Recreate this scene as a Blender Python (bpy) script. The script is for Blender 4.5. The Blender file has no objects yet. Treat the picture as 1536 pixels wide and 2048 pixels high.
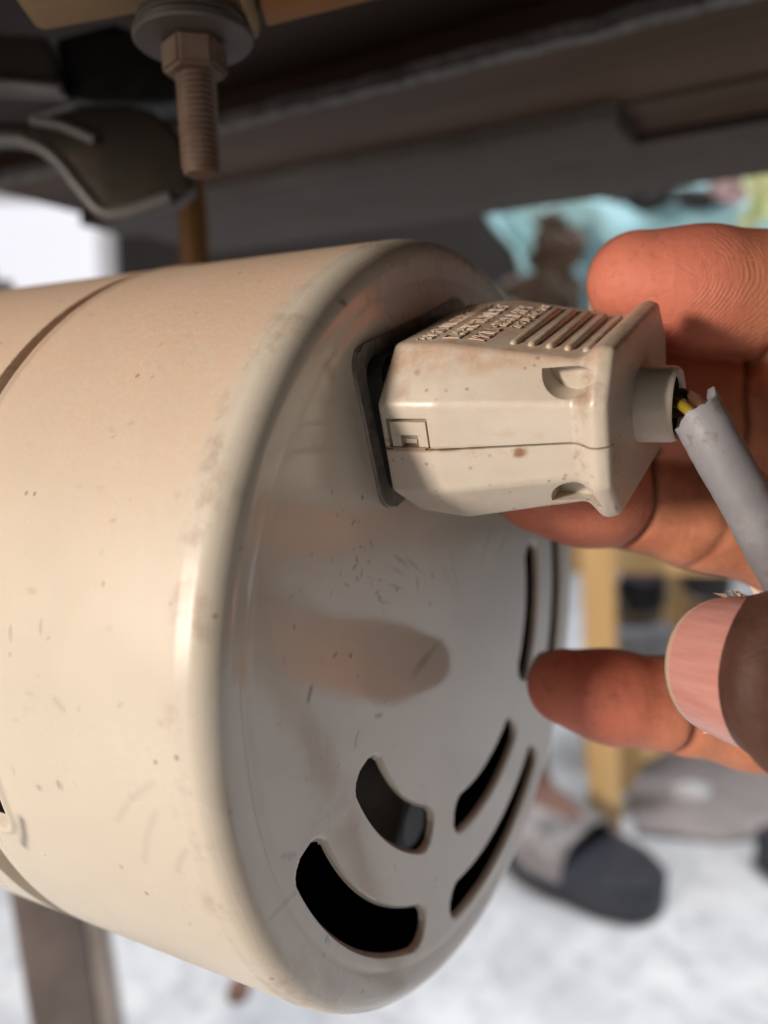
import bpy, bmesh, math, random
import numpy as np
from mathutils import Vector, Matrix, noise

random.seed(7); rng = np.random.default_rng(7)
scene = bpy.context.scene
COL = scene.collection

# ------------------------------------------------------------------ camera, world, lamps, exposure
EYE = np.array([0.0, 0.0, 0.56])
FPX, CX, CY, PITCH = 1540.0, 768.0, 1024.0, math.radians(7.5)
RX = np.array([1.0, 0, 0]); FW = np.array([0, math.cos(PITCH), -math.sin(PITCH)]); UP = np.array([0, math.sin(PITCH), math.cos(PITCH)])
cam_d = bpy.data.cameras.new("camera"); cam = bpy.data.objects.new("camera", cam_d); COL.objects.link(cam)
cam.location = EYE; cam.rotation_euler = (math.pi / 2 - PITCH, 0, 0)
cam_d.sensor_fit = 'VERTICAL'; cam_d.sensor_height = 36.0; cam_d.sensor_width = 27.0
cam_d.lens = 36.0 * FPX / 2048.0
cam_d.clip_start = 0.01; cam_d.clip_end = 60.0
cam_d.dof.use_dof = True; cam_d.dof.focus_distance = 0.104; cam_d.dof.aperture_fstop = 10.0
scene.camera = cam
world = bpy.data.worlds.new("World"); scene.world = world; world.use_nodes = True
world.node_tree.nodes["Background"].inputs[0].default_value = (0.97, 0.77, 0.53, 1)
world.node_tree.nodes["Background"].inputs[1].default_value = 0.125
scene.view_settings.view_transform = 'Standard'; scene.view_settings.look = 'None'
scene.view_settings.exposure = 0.0; scene.view_settings.gamma = 1.0

def area_lamp(name, loc, target, sx, sy, power, color):
    l = bpy.data.lights.new(name, 'AREA'); l.shape = 'RECTANGLE'; l.size = sx; l.size_y = sy
    l.energy = power; l.color = color
    o = bpy.data.objects.new(name, l); COL.objects.link(o); o.location = loc
    o.rotation_euler = (Vector(target) - Vector(loc)).to_track_quat('-Z', 'Y').to_euler()
    return o
# warm room lamp behind the photographer's left shoulder, cool daylight falling on the floor behind the table
area_lamp("room_lamp", (-1.10, -0.72, 0.72), (0.0, 0.13, 0.54), 0.15, 0.22, 23.5, (1.0, 0.88, 0.765))
area_lamp("daylight_opening", (0.75, 0.80, 3.1), (0.75, 1.0, 0.0), 1.6, 1.3, 103.0, (0.87, 0.925, 0.97))

# ------------------------------------------------------------------ helpers
def P(px, py, d):
    """point seen at photo pixel (px, py), d metres in front of the lens"""
    return EYE + d * (FW + RX * (px - CX) / FPX - UP * (py - CY) / FPX)
def G(px, py, z=0.0):
    r = FW + RX * (px - CX) / FPX - UP * (py - CY) / FPX
    return EYE + r * ((z - EYE[2]) / r[2])

def tag(o, label=None, cat=None, group=None, kind=None):
    if label: o["label"] = label
    if cat: o["category"] = cat
    if group: o["group"] = group
    if kind: o["kind"] = kind
    return o
def empty(name, loc=(0, 0, 0), mat=None):
    o = bpy.data.objects.new(name, None); COL.objects.link(o)
    o.empty_display_size = 0.02
    if mat is not None: o.matrix_world = mat
    else: o.location = loc
    return o
def link_mesh(name, me, material=None, parent=None, smooth=None):
    o = bpy.data.objects.new(name, me); COL.objects.link(o)
    if material is not None: me.materials.append(material)
    if parent is not None: o.parent = parent
    if smooth is not None:
        me.shade_smooth()
        if smooth < 179: me.set_sharp_from_angle(angle=math.radians(smooth))
    return o
def mesh_from(name, v, f, material=None, parent=None, smooth=None):
    me = bpy.data.meshes.new(name)
    me.from_pydata([tuple(map(float, p)) for p in v], [], [tuple(int(i) for i in q) for q in f]); me.update()
    return link_mesh(name, me, material, parent, smooth)
def bm_obj(name, bm, material=None, parent=None, smooth=None):
    bmesh.ops.recalc_face_normals(bm, faces=bm.faces)
    me = bpy.data.meshes.new(name); bm.to_mesh(me); bm.free()
    return link_mesh(name, me, material, parent, smooth)
def apply_mods(o, smooth=None):
    dg = bpy.context.evaluated_depsgraph_get(); dg.update()
    me = bpy.data.meshes.new_from_object(o.evaluated_get(dg))
    old = o.data; o.modifiers.clear(); o.data = me
    if smooth is not None:
        me.shade_smooth(); me.set_sharp_from_angle(angle=math.radians(smooth))
    return o
def remove(o):
    bpy.data.objects.remove(o, do_unlink=True)
def add_box(bm, lo, hi, M=None):
    vs = [bm.verts.new((x, y, z)) for x in (lo[0], hi[0]) for y in (lo[1], hi[1]) for z in (lo[2], hi[2])]
    for f in ((0, 1, 3, 2), (4, 6, 7, 5), (0, 4, 5, 1), (2, 3, 7, 6), (0, 2, 6, 4), (1, 5, 7, 3)):
        bm.faces.new([vs[i] for i in f])
    if M is not None:
        for v in vs: v.co = M @ v.co
    return vs
def box(name, lo, hi, material, parent=None, bev=0.0, M=None, seg=2):
    bm = bmesh.new(); add_box(bm, lo, hi)
    if bev > 0: bmesh.ops.bevel(bm, geom=bm.edges[:], offset=bev, segments=seg, affect='EDGES', profile=0.5)
    if M is not None: bm.transform(M)
    return bm_obj(name, bm, material, parent, 40)
def tube(name, pts, rad, material, parent=None, n=16, caps=True, smooth=60):
    pts = [np.array(p, float) for p in pts]
    rad = [rad] * len(pts) if np.isscalar(rad) else rad
    v, f = [], []
    ref = None
    for i, p in enumerate(pts):
        t = pts[min(i + 1, len(pts) - 1)] - pts[max(i - 1, 0)]; t /= np.linalg.norm(t)
        if ref is None: ref = np.cross(t, [0.3, 0.2, 0.93])
        a = ref - t * (ref @ t); a /= np.linalg.norm(a); ref = a; b = np.cross(t, a)
        for k in range(n):
            th = 2 * math.pi * k / n
            v.append(p + rad[i] * (math.cos(th) * a + math.sin(th) * b))
    for i in range(len(pts) - 1):
        for k in range(n):
            f.append((i * n + k, i * n + (k + 1) % n, (i + 1) * n + (k + 1) % n, (i + 1) * n + k))
    if caps:
        f.append(tuple(range(n))[::-1]); f.append(tuple((len(pts) - 1) * n + k for k in range(n)))
    return mesh_from(name, v, f, material, parent, smooth)
def lathe(name, prof, material, parent=None, n=64, M=None, smooth=40, closed=False):
    """prof: (r, w) pairs round the local Z axis"""
    v, f = [], []
    for r, w in prof:
        for k in range(n):
            th = 2 * math.pi * k / n; v.append((r * math.cos(th), r * math.sin(th), w))
    m = len(prof)
    for i in range(m if closed else m - 1):
        for k in range(n):
            j = (i + 1) % m
            f.append((i * n + k, i * n + (k + 1) % n, j * n + (k + 1) % n, j * n + k))
    o = mesh_from(name, v, f, material, parent, smooth)
    if M is not None: o.data.transform(M)
    bm = bmesh.new(); bm.from_mesh(o.data); bmesh.ops.recalc_face_normals(bm, faces=bm.faces); bm.to_mesh(o.data); bm.free()
    return o
def bez(ctrl, n=24):
    """Catmull-Rom through control points"""
    c = [np.array(p, float) for p in ctrl]; c = [2 * c[0] - c[1]] + c + [2 * c[-1] - c[-2]]
    out = []
    for i in range(1, len(c) - 2):
        for k in range(n):
            t = k / n
            out.append(0.5 * ((2 * c[i]) + (-c[i - 1] + c[i + 1]) * t + (2 * c[i - 1] - 5 * c[i] + 4 * c[i + 1] - c[i + 2]) * t * t + (-c[i - 1] + 3 * c[i] - 3 * c[i + 1] + c[i + 2]) * t ** 3))
    out.append(c[-2]); return out
def extrude_px(name, pts, d, thick, material, parent=None, bev=0.0, seg=2, smooth=40):
    """solid whose outline is given at photo pixels on a plane d metres away, real thickness going away from the lens"""
    bm = bmesh.new()
    vs = [bm.verts.new(P(x, y, d)) for x, y in pts]
    fc = bm.faces.new(vs)
    r = bmesh.ops.extrude_face_region(bm, geom=[fc])
    nv = [e for e in r['geom'] if isinstance(e, bmesh.types.BMVert)]
    bmesh.ops.translate(bm, vec=Vector(FW * thick), verts=nv)
    if bev > 0: bmesh.ops.bevel(bm, geom=bm.edges[:], offset=bev, segments=seg, affect='EDGES', profile=0.5)
    return bm_obj(name, bm, material, parent, smooth)

# ------------------------------------------------------------------ materials
class NT:
    def __init__(s, name):
        s.m = bpy.data.materials.new(name); s.m.use_nodes = True
        s.t = s.m.node_tree; s.b = s.t.nodes["Principled BSDF"]; s.tc = s.t.nodes.new('ShaderNodeTexCoord')
    def node(s, kind, **kw):
        n = s.t.nodes.new(kind)
        for k, v in kw.items(): setattr(n, k, v)
        return n
    def link(s, a, b): s.t.links.new(a, b)
    def val(s, x, sock):
        if hasattr(x, 'links') or isinstance(x, bpy.types.NodeSocket): s.link(x, sock)
        else: sock.default_value = x
    def mapping(s, scale=(1, 1, 1), rot=(0, 0, 0), src='Object'):
        n = s.node('ShaderNodeMapping'); n.inputs['Scale'].default_value = scale; n.inputs['Rotation'].default_value = rot
        s.link(s.tc.outputs[src], n.inputs[0]); return n.outputs[0]
    def noise(s, scale, detail=4, rough=0.55, vec=None, dist=0.0):
        n = s.node('ShaderNodeTexNoise'); n.inputs['Scale'].default_value = scale; n.inputs['Detail'].default_value = detail
        n.inputs['Roughness'].default_value = rough; n.inputs['Distortion'].default_value = dist
        s.link(vec if vec is not None else s.tc.outputs['Object'], n.inputs['Vector']); return n.outputs[0]
    def voro(s, scale, vec=None, feature='F1', rnd=1.0):
        n = s.node('ShaderNodeTexVoronoi', feature=feature); n.inputs['Scale'].default_value = scale
        n.inputs['Randomness'].default_value = rnd
        s.link(vec if vec is not None else s.tc.outputs['Object'], n.inputs['Vector']); return n
    def ramp(s, fac, a, b, smooth=True):
        n = s.node('ShaderNodeMapRange', interpolation_type='SMOOTHSTEP' if smooth else 'LINEAR')
        n.inputs['From Min'].default_value = a; n.inputs['From Max'].default_value = b
        s.val(fac, n.inputs['Value']); return n.outputs[0]
    def math(s, op, a, b=0.0, c=None):
        n = s.node('ShaderNodeMath', operation=op); s.val(a, n.inputs[0]); s.val(b, n.inputs[1])
        if c is not None: s.val(c, n.inputs[2])
        return n.outputs[0]
    def mix(s, fac, a, b):
        n = s.node('ShaderNodeMix', data_type='RGBA'); s.val(fac, n.inputs[0])
        for x, k in ((a, 6), (b, 7)):
            if isinstance(x, tuple): n.inputs[k].default_value = (*x, 1) if len(x) == 3 else x
            else: s.link(x, n.inputs[k])
        return n.outputs[2]
    def lerp(s, fac, a, b):
        n = s.node('ShaderNodeMix', data_type='FLOAT'); s.val(fac, n.inputs[0]); s.val(a, n.inputs[2]); s.val(b, n.inputs[3]); return n.outputs[0]
    def bump(s, h, dist, strength=1.0, nrm=None):
        n = s.node('ShaderNodeBump'); n.inputs['Distance'].default_value = dist; n.inputs['Strength'].default_value = strength
        s.val(h, n.inputs['Height'])
        if nrm is not None: s.link(nrm, n.inputs['Normal'])
        return n.outputs[0]
    def sep(s, src='Object'):
        n = s.node('ShaderNodeSeparateXYZ'); s.link(s.tc.outputs[src] if isinstance(src, str) else src, n.inputs[0]); return n.outputs
    def attr(s, name):
        return s.node('ShaderNodeAttribute', attribute_name=name)
    def set(s, **kw):
        names = dict(color='Base Color', rough='Roughness', metal='Metallic', normal='Normal', ior='IOR', coat='Coat Weight', coat_rough='Coat Roughness',
                     sss='Subsurface Weight', sss_r='Subsurface Radius', sss_s='Subsurface Scale', spec='Specular IOR Level', sheen='Sheen Weight')
        for k, v in kw.items():
            sock = s.b.inputs[names[k]]
            if isinstance(v, tuple) and k == 'color': sock.default_value = (*v[:3], 1)
            else: s.val(v, sock)
        return s

def simple(name, color, rough=0.5, metal=0.0, var=0.25, scale=60, bump=0.0003, spec=0.5):
    n = NT(name)
    k = n.ramp(n.noise(scale, 5, 0.6), 0.3, 0.7)
    n.set(color=n.mix(k, tuple(c * (1 - var) for c in color), tuple(min(1, c * (1 + var)) for c in color)), rough=n.lerp(k, max(0, rough - 0.08), min(1, rough + 0.08)), metal=metal, spec=spec)
    if bump: n.set(normal=n.bump(n.noise(scale * 4, 3), bump, 0.5))
    return n.m

def paint_material():
    n = NT("cream_machine_paint")
    x, y, z = n.sep()[:3]
    big = n.noise(22, 4, 0.6); fine = n.noise(420, 3, 0.6)
    base = n.mix(n.ramp(big, 0.35, 0.7), (0.60, 0.54, 0.45), (0.65, 0.595, 0.505))
    # brown workshop dust lying on the upper part of the round body
    up = n.ramp(n.math('ADD', y, n.math('MULTIPLY', n.noise(45, 4, 0.65), 0.028)), 0.012, 0.074)
    body = n.ramp(z, -0.003, -0.008)
    dustf = n.math('MULTIPLY', n.math('MULTIPLY', up, body), n.ramp(n.noise(620, 5, 0.8), 0.15, 0.62))
    col = n.mix(n.math('MULTIPLY', dustf, 0.85), base, (0.64, 0.425, 0.295))
    # specks and fibres
    vm = n.mapping((1, 1, 1), (0.4, 0.2, 0.9))
    sp = n.voro(330, vm)
    spk = n.math('MULTIPLY', n.ramp(sp.outputs['Distance'], 0.17, 0.08), n.ramp(n.noise(70, 2), 0.54, 0.64))
    col = n.mix(n.math('MULTIPLY', spk, 0.6), col, (0.20, 0.14, 0.09))
    fb = n.voro(210, n.mapping((1.0, 0.16, 0.5), (0.3, 0.5, 0.7)))
    fib = n.math('MULTIPLY', n.ramp(fb.outputs['Distance'], 0.075, 0.04), n.ramp(n.noise(38, 2), 0.52, 0.62))
    col = n.mix(n.math('MULTIPLY', fib, 0.45), col, (0.22, 0.15, 0.10))
    fb2 = n.voro(95, n.mapping((0.2, 1.0, 0.5), (0.6, 0.1, 0.2)))
    fib2 = n.math('MULTIPLY', n.ramp(fb2.outputs['Distance'], 0.045, 0.025), n.ramp(n.noise(30, 2, 0.5, n.mapping((1, 1, 1), (1, 1, 0))), 0.5, 0.6))
    col = n.mix(n.math('MULTIPLY', fib2, 0.35), col, (0.24, 0.17, 0.12))
    mk = n.attr('mark').outputs['Fac']; col = n.mix(mk, col, (0.105, 0.075, 0.055)); chip = n.attr('chip').outputs['Fac']; col = n.mix(chip, col, (0.25, 0.225, 0.21))
    # worn strip along the round edge
    edge = n.math('MULTIPLY', n.ramp(z, -0.0075, -0.0045), n.ramp(z, -0.0002, -0.002))
    wear = n.math('MULTIPLY', edge, n.ramp(n.noise(110, 5, 0.7), 0.5, 0.66))
    col = n.mix(n.math('MULTIPLY', wear, 0.5), col, (0.36, 0.25, 0.18))
    sf = n.math('MULTIPLY', n.attr('scuff').outputs['Fac'], n.ramp(n.noise(240, 5, 0.75, n.mapping((1, 0.5, 1))), 0.30, 0.62))
    # dull scuffed patches on the glossy end
    face = n.ramp(z, -0.0016, -0.0006)
    scuff = n.math('MULTIPLY', face, n.ramp(n.noise(48, 6, 0.72, n.mapping((1, 0.45, 1))), 0.52, 0.7))
    rough_face = n.math('ADD', 0.10, n.math('MULTIPLY', scuff, 0.10))
    rough_body = n.math('ADD', n.lerp(n.ramp(n.noise(26, 4, 0.65), 0.35, 0.65), 0.26, 0.40), n.math('MULTIPLY', dustf, 0.45))
    rough = n.lerp(sf, n.lerp(face, rough_body, rough_face), 0.55)
    col = n.mix(n.math('MULTIPLY', sf, 0.6), col, (0.66, 0.60, 0.56))
    col = n.mix(n.math('MULTIPLY', scuff, 0.10), col, (0.70, 0.66, 0.60))
    bmp = n.bump(n.math('ADD', n.math('MULTIPLY', fine, n.math('ADD', 0.25, dustf)), n.math('ADD', n.math('MULTIPLY', spk, 0.5), fib)), 0.00012, 0.5)
    wav = n.bump(n.noise(36, 2, 0.4), 0.0004, 0.25, n.bump(n.noise(240, 2, 0.5), 0.00005, 0.5, bmp))
    n.set(color=col, rough=rough, ior=n.lerp(face, 1.5, 1.85), normal=wav)
    return n.m

def plug_material():
    n = NT("aged_cream_plastic")
    big = n.noise(90, 5, 0.65)
    col = n.mix(n.ramp(big, 0.3, 0.7), (0.535, 0.465, 0.38), (0.60, 0.535, 0.45))
    x, y, z = n.sep()[:3]
    top = n.ramp(n.math('ADD', y, n.math('MULTIPLY', n.noise(300, 3), 0.0015)), 0.0092, 0.0115)
    col = n.mix(n.math('MULTIPLY', n.math('MULTIPLY', top, n.ramp(n.noise(350, 4, 0.7), 0.25, 0.7)), 0.8), col, (0.46, 0.285, 0.19))
    st = n.math('MULTIPLY', n.ramp(n.noise(210, 5, 0.7, n.mapping((1, 1, 0.6))), 0.60, 0.70), n.ramp(n.noise(70, 2), 0.45, 0.62))
    col = n.mix(n.math('MULTIPLY', st, 0.65), col, (0.34, 0.185, 0.105))
    def spot(c, r0, r1):
        d_ = n.node('ShaderNodeVectorMath', operation='DISTANCE'); n.link(n.tc.outputs['Object'], d_.inputs[0]); d_.inputs[1].default_value = c
        return n.ramp(n.math('ADD', d_.outputs['Value'], n.math('MULTIPLY', n.math('SUBTRACT', n.noise(700, 4, 0.7), 0.5), r1 * 1.2)), r1, r0)
    gr = spot((-0.0168, -0.0009, 0.0225), 0.0003, 0.0013)
    gr = n.math('MAXIMUM', gr, n.math('MULTIPLY', spot((-0.0152, 0.0062, 0.0312), 0.0006, 0.0030), 0.7))
    gr = n.math('MAXIMUM', gr, n.math('MULTIPLY', spot((-0.0185, 0.0083, 0.0068), 0.0004, 0.0024), 0.40))
    gr = n.math('MAXIMUM', gr, n.math('MULTIPLY', spot((-0.0160, 0.0100, 0.0085), 0.0002, 0.0009), 0.45))
    gr = n.math('MAXIMUM', gr, n.math('MULTIPLY', spot((-0.0150, -0.0020, 0.0345), 0.0002, 0.0009), 0.7))
    joint = n.math('MULTIPLY', n.math('MULTIPLY', n.ramp(z, 0.0286, 0.0300), n.ramp(z, 0.0316, 0.0304)), n.ramp(n.noise(330, 4, 0.7), 0.42, 0.66))
    gr = n.math('MAXIMUM', gr, n.math('MULTIPLY', joint, 0.6))
    seam = n.math('MULTIPLY', n.ramp(n.math('ABSOLUTE', y), 0.0006, 0.0001), n.math('MULTIPLY', n.ramp(n.noise(280, 4), 0.36, 0.6), n.ramp(z, 0.0235, 0.011)))
    gr = n.math('MAXIMUM', gr, n.math('MULTIPLY', seam, 0.75))
    col = n.mix(gr, col, (0.27, 0.135, 0.075))
    sp = n.voro(520); spk = n.math('MULTIPLY', n.ramp(sp.outputs['Distance'], 0.20, 0.10), n.ramp(n.noise(120, 2), 0.52, 0.62))
    col = n.mix(n.math('MULTIPLY', spk, 0.55), col, (0.20, 0.12, 0.07))
    n.set(color=col, rough=n.lerp(big, 0.26, 0.44), ior=1.5, sss=0.06, sss_s=0.002,
          normal=n.bump(n.math('ADD', n.noise(900, 3), n.math('MULTIPLY', n.noise(160, 2), 1.2)), 0.00007, 0.6))
    n.b.inputs['Subsurface Radius'].default_value = (1.0, 0.7, 0.45)
    return n.m

def skin_material():
    n = NT("skin")
    pal = n.attr("palmar").outputs['Fac']; red = n.attr("blush").outputs['Fac']; cre = n.attr("crease").outputs['Fac']; ph = n.attr("ridge").outputs['Fac']
    rw = n.attr("ridge_weight").outputs['Fac']
    mot = n.noise(130, 5, 0.65); mot2 = n.noise(520, 4, 0.6)
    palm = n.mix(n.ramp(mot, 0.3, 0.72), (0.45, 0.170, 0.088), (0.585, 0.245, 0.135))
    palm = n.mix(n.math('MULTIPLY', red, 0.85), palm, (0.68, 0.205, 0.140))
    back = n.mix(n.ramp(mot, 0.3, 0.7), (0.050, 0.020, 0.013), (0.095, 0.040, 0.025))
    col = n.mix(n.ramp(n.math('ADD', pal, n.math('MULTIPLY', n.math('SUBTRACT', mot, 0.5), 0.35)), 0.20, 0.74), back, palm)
    col = n.mix(n.math('MULTIPLY', cre, 0.75), col, (0.13, 0.042, 0.026))
    spots = n.math('ADD', n.math('MULTIPLY', n.ramp(mot2, 0.54, 0.70), 0.30), n.math('MULTIPLY', n.ramp(n.noise(60, 4, 0.7), 0.52, 0.72), 0.35))
    spots = n.math('MULTIPLY', spots, n.ramp(pal, 0.25, 0.5))
    col = n.mix(spots, col, (0.30, 0.10, 0.055))
    fl = n.voro(260, n.mapping((0.25, 1, 1), (0.2, 0.3, 0.1)), 'DISTANCE_TO_EDGE'); fine = n.ramp(fl.outputs['Distance'], 0.0, 0.05)
    rid = n.math('SINE', n.math('MULTIPLY', n.math('ADD', ph, n.math('MULTIPLY', n.noise(190, 2), 0.0007)), 2 * math.pi / 0.00058))
    h = n.math('MULTIPLY', rid, n.math('MULTIPLY', rw, n.math('MULTIPLY', n.math('MULTIPLY', n.ramp(n.noise(75, 2), 0.3, 0.65), n.ramp(n.noise(420, 3), 0.30, 0.6)), 0.36)))
    col = n.mix(n.math('MULTIPLY', n.ramp(h, 0.08, 0.3), 0.10), col, (0.85, 0.52, 0.38))
    vc = n.voro(620, None, 'DISTANCE_TO_EDGE'); cell = n.ramp(vc.outputs['Distance'], 0.0, 0.14)
    h = n.math('ADD', h, n.math('ADD', n.math('MULTIPLY', cell, 0.16), n.math('MULTIPLY', fine, 0.30)))
    b1 = n.bump(n.math('ADD', h, n.math('MULTIPLY', n.noise(900, 4, 0.65), 0.8)), 0.00010, 0.9)
    b2 = n.bump(n.noise(260, 3, 0.6, n.mapping((2.2, 1, 0.6))), 0.00035, 0.5, b1)
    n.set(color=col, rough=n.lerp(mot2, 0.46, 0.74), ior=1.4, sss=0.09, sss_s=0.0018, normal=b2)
    n.b.inputs['Subsurface Radius'].default_value = (1.0, 0.35, 0.2)
    return n.m

def nail_material():
    n = NT("fingernail")
    u = n.attr("along").outputs['Fac']; v = n.attr("across").outputs['Fac']
    band = n.noise(1.0, 3, 0.6, n.node('ShaderNodeCombineXYZ').outputs[0])
    comb = n.node('ShaderNodeCombineXYZ'); n.val(n.math('MULTIPLY', v, 5.0), comb.inputs[0]); n.val(n.math('MULTIPLY', u, 0.5), comb.inputs[1])
    band = n.noise(2.2, 3, 0.55, comb.outputs[0])
    col = n.mix(n.ramp(band, 0.3, 0.7), (0.47, 0.205, 0.175), (0.545, 0.265, 0.23))
    col = n.mix(n.ramp(u, 0.90, 0.97), col, (0.50, 0.36, 0.27))
    col = n.mix(n.ramp(u, 0.13, 0.02), col, (0.62, 0.40, 0.36))
    n.set(color=col, rough=0.33, ior=1.5, sss=0.15, sss_s=0.0012, normal=n.bump(band, 0.00022, 0.6))
    n.b.inputs['Subsurface Radius'].default_value = (1, 0.4, 0.3)
    return n.m

def floor_material():
    n = NT("pale_terrazzo_floor")
    a = n.noise(9, 5, 0.6); b = n.noise(38, 5, 0.65); c = n.noise(140, 3)
    col = n.mix(n.ramp(a, 0.35, 0.65), (0.62, 0.63, 0.665), (0.81, 0.82, 0.85))
    col = n.mix(n.math('MULTIPLY', n.ramp(b, 0.48, 0.66), 0.65), col, (0.46, 0.46, 0.53))
    col = n.mix(n.math('MULTIPLY', n.ramp(c, 0.6, 0.7), 0.4), col, (0.40, 0.38, 0.40))
    n.set(color=col, rough=0.42, normal=n.bump(c, 0.0006, 0.4)); return n.m

def wood_material(name, c1, c2, scale=30, axis='Z', rough=0.5):
    n = NT(name)
    sc = {'Z': (1, 1, 0.07), 'X': (0.07, 1, 1), 'Y': (1, 0.07, 1)}[axis]
    g = n.noise(scale, 5, 0.62, n.mapping(sc), 0.6)
    n.set(color=n.mix(n.ramp(g, 0.3, 0.7), c1, c2), rough=n.lerp(g, rough - 0.08, rough + 0.1), spec=0.10, normal=n.bump(g, 0.0006, 0.4)); return n.m

def rust_metal():
    n = NT("rusty_steel")
    a = n.noise(260, 5, 0.7); b = n.noise(90, 4, 0.6)
    col = n.mix(n.ramp(b, 0.35, 0.65), (0.105, 0.066, 0.047), (0.185, 0.132, 0.102)); col = n.mix(n.math('MULTIPLY', n.ramp(a, 0.5, 0.7), 0.7), col, (0.16, 0.075, 0.04))
    n.set(color=col, rough=0.55, metal=n.ramp(b, 0.45, 0.8), normal=n.bump(a, 0.0003, 0.6)); return n.m

def cast_metal(name, c, rough=0.4, metal=0.3):
    n = NT(name); a = n.noise(120, 5, 0.65); b = n.noise(35, 3)
    col = n.mix(n.ramp(b, 0.35, 0.7), tuple(q * 0.75 for q in c), c); col = n.mix(n.math('MULTIPLY', n.ramp(a, 0.58, 0.72), 0.5), col, (0.14, 0.08, 0.045))
    n.set(color=col, rough=n.lerp(a, rough - 0.1, rough + 0.15), metal=metal, normal=n.bump(a, 0.0004, 0.4)); return n.m

def cloth_material(name, c):
    n = NT(name); a = n.noise(50, 4); w = n.noise(1500, 2)
    n.set(color=n.mix(a, tuple(q * 0.8 for q in c), tuple(min(1, q * 1.1) for q in c)), rough=0.85, sheen=0.25, normal=n.bump(w, 0.0004, 0.4)); return n.m

def cable_material():
    n = NT("grey_cable_sheath"); a = n.noise(110, 5, 0.65); b = n.noise(420, 4, 0.7)
    col = n.mix(n.ramp(a, 0.35, 0.7), (0.225, 0.22, 0.24), (0.29, 0.285, 0.305))
    col = n.mix(n.math('MULTIPLY', n.math('MULTIPLY', n.ramp(b, 0.50, 0.64), n.ramp(a, 0.40, 0.58)), 0.75), col, (0.20, 0.15, 0.13))
    sc = n.voro(230, n.mapping((1, 0.25, 0.25), (0, 0.6, 0.3))); s = n.math('MULTIPLY', n.ramp(sc.outputs['Distance'], 0.09, 0.04), 0.75)
    col = n.mix(s, col, (0.13, 0.10, 0.09))
    n.set(color=col, rough=n.lerp(a, 0.34, 0.55), normal=n.bump(n.math('ADD', b, s), 0.00012, 0.6)); return n.m

M_PAINT = paint_material(); M_PLUG = plug_material(); M_SKIN = skin_material(); M_NAIL = nail_material()
M_FLOOR = floor_material(); M_CABLE = cable_material(); M_RUST = rust_metal()
M_BLACK = simple("black_socket_plastic", (0.21, 0.185, 0.16), 0.24, var=0.3, scale=200, bump=0.00004)
M_NOSE = simple("matt_black_rubber", (0.012, 0.011, 0.011), 0.45, var=0.3, scale=300, bump=0.00004)
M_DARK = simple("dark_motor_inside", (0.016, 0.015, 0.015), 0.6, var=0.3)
M_BLADE = simple("grey_fan_plastic", (0.24, 0.22, 0.21), 0.45)
M_GREYBLUE = simple("blue_grey_plastic", (0.50, 0.56, 0.60), 0.5)
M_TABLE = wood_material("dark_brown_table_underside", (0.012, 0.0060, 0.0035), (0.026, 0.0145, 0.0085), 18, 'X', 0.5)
M_TABLE2 = wood_material("reddish_brown_board", (0.020, 0.010, 0.0062), (0.078, 0.047, 0.032), 26, 'X', 0.48)
M_RAIL = cast_metal("dull_grey_rail", (0.044, 0.031, 0.0235), 0.7, 0.0)
M_EDGE = simple("chipped_board_edge", (0.13, 0.12, 0.115), 0.7, var=0.45, scale=160, bump=0.001)
M_BLOCKWOOD = wood_material("dusty_tan_wood", (0.21, 0.15, 0.09), (0.34, 0.25, 0.155), 30, 'X', 0.6)
M_GOLDWOOD = wood_material("varnished_golden_wood", (0.20, 0.085, 0.02), (0.30, 0.14, 0.035), 30, 'X', 0.4)
M_STOOL = wood_material("pale_orange_stool_wood", (0.70, 0.46, 0.21), (0.82, 0.58, 0.31), 24, 'Z', 0.5)
M_DIMWOOD = wood_material("dull_brown_wood", (0.10, 0.072, 0.05), (0.17, 0.12, 0.082), 20, 'X', 0.6)
M_CAST = cast_metal("grey_cast_bracket", (0.085, 0.072, 0.058), 0.35, 0.35)
M_ZINC = cast_metal("dull_zinc_washer", (0.10, 0.09, 0.082), 0.5, 0.3)
M_BRASSROD = wood_material("rusty_orange_rod", (0.12, 0.058, 0.022), (0.22, 0.115, 0.042), 30, 'Z', 0.5)
M_LEG = simple("taupe_painted_steel", (0.155, 0.125, 0.115), 0.45, scale=20)
M_LEGEDGE = simple("lighter_steel_edge", (0.30, 0.265, 0.245), 0.45, scale=20)
M_WALL = simple("dark_brown_wall", (0.026, 0.019, 0.018), 0.8, scale=3, bump=0.002)
M_PANEL = simple("bright_white_panel", (0.86, 0.85, 0.88), 0.6, var=0.03, scale=4, bump=0)
M_SIDEWALL = simple("drab_side_wall", (0.16, 0.13, 0.11), 0.7, var=0.08, scale=3, bump=0.001)
M_TEAL = cloth_material("teal_fabric", (0.40, 0.68, 0.74)); M_PINK = cloth_material("pink_fabric", (0.66, 0.47, 0.50)); M_LIME = cloth_material("pale_lime_fabric", (0.78, 0.86, 0.50))
M_BROWNCLOTH = cloth_material("brown_fabric", (0.10, 0.065, 0.045)); M_BLACKCLOTH = cloth_material("black_fabric", (0.02, 0.022, 0.026)); M_PURPLE = cloth_material("purple_grey_fabric", (0.13, 0.11, 0.16))
M_BLUEBOX = simple("blue_grey_carton", (0.36, 0.40, 0.48), 0.6)
M_PATCH = simple("grey_brown_patch", (0.34, 0.30, 0.30), 0.6, var=0.2, scale=10)
M_NAVY = simple("navy_sandal_foam", (0.030, 0.034, 0.048), 0.6, var=0.2)
M_STRAP = simple("light_grey_strap", (0.30, 0.285, 0.295), 0.6, var=0.55, scale=38)
M_STRAP2 = simple("dusty_white", (0.60, 0.60, 0.62), 0.6, var=0.15)
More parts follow.
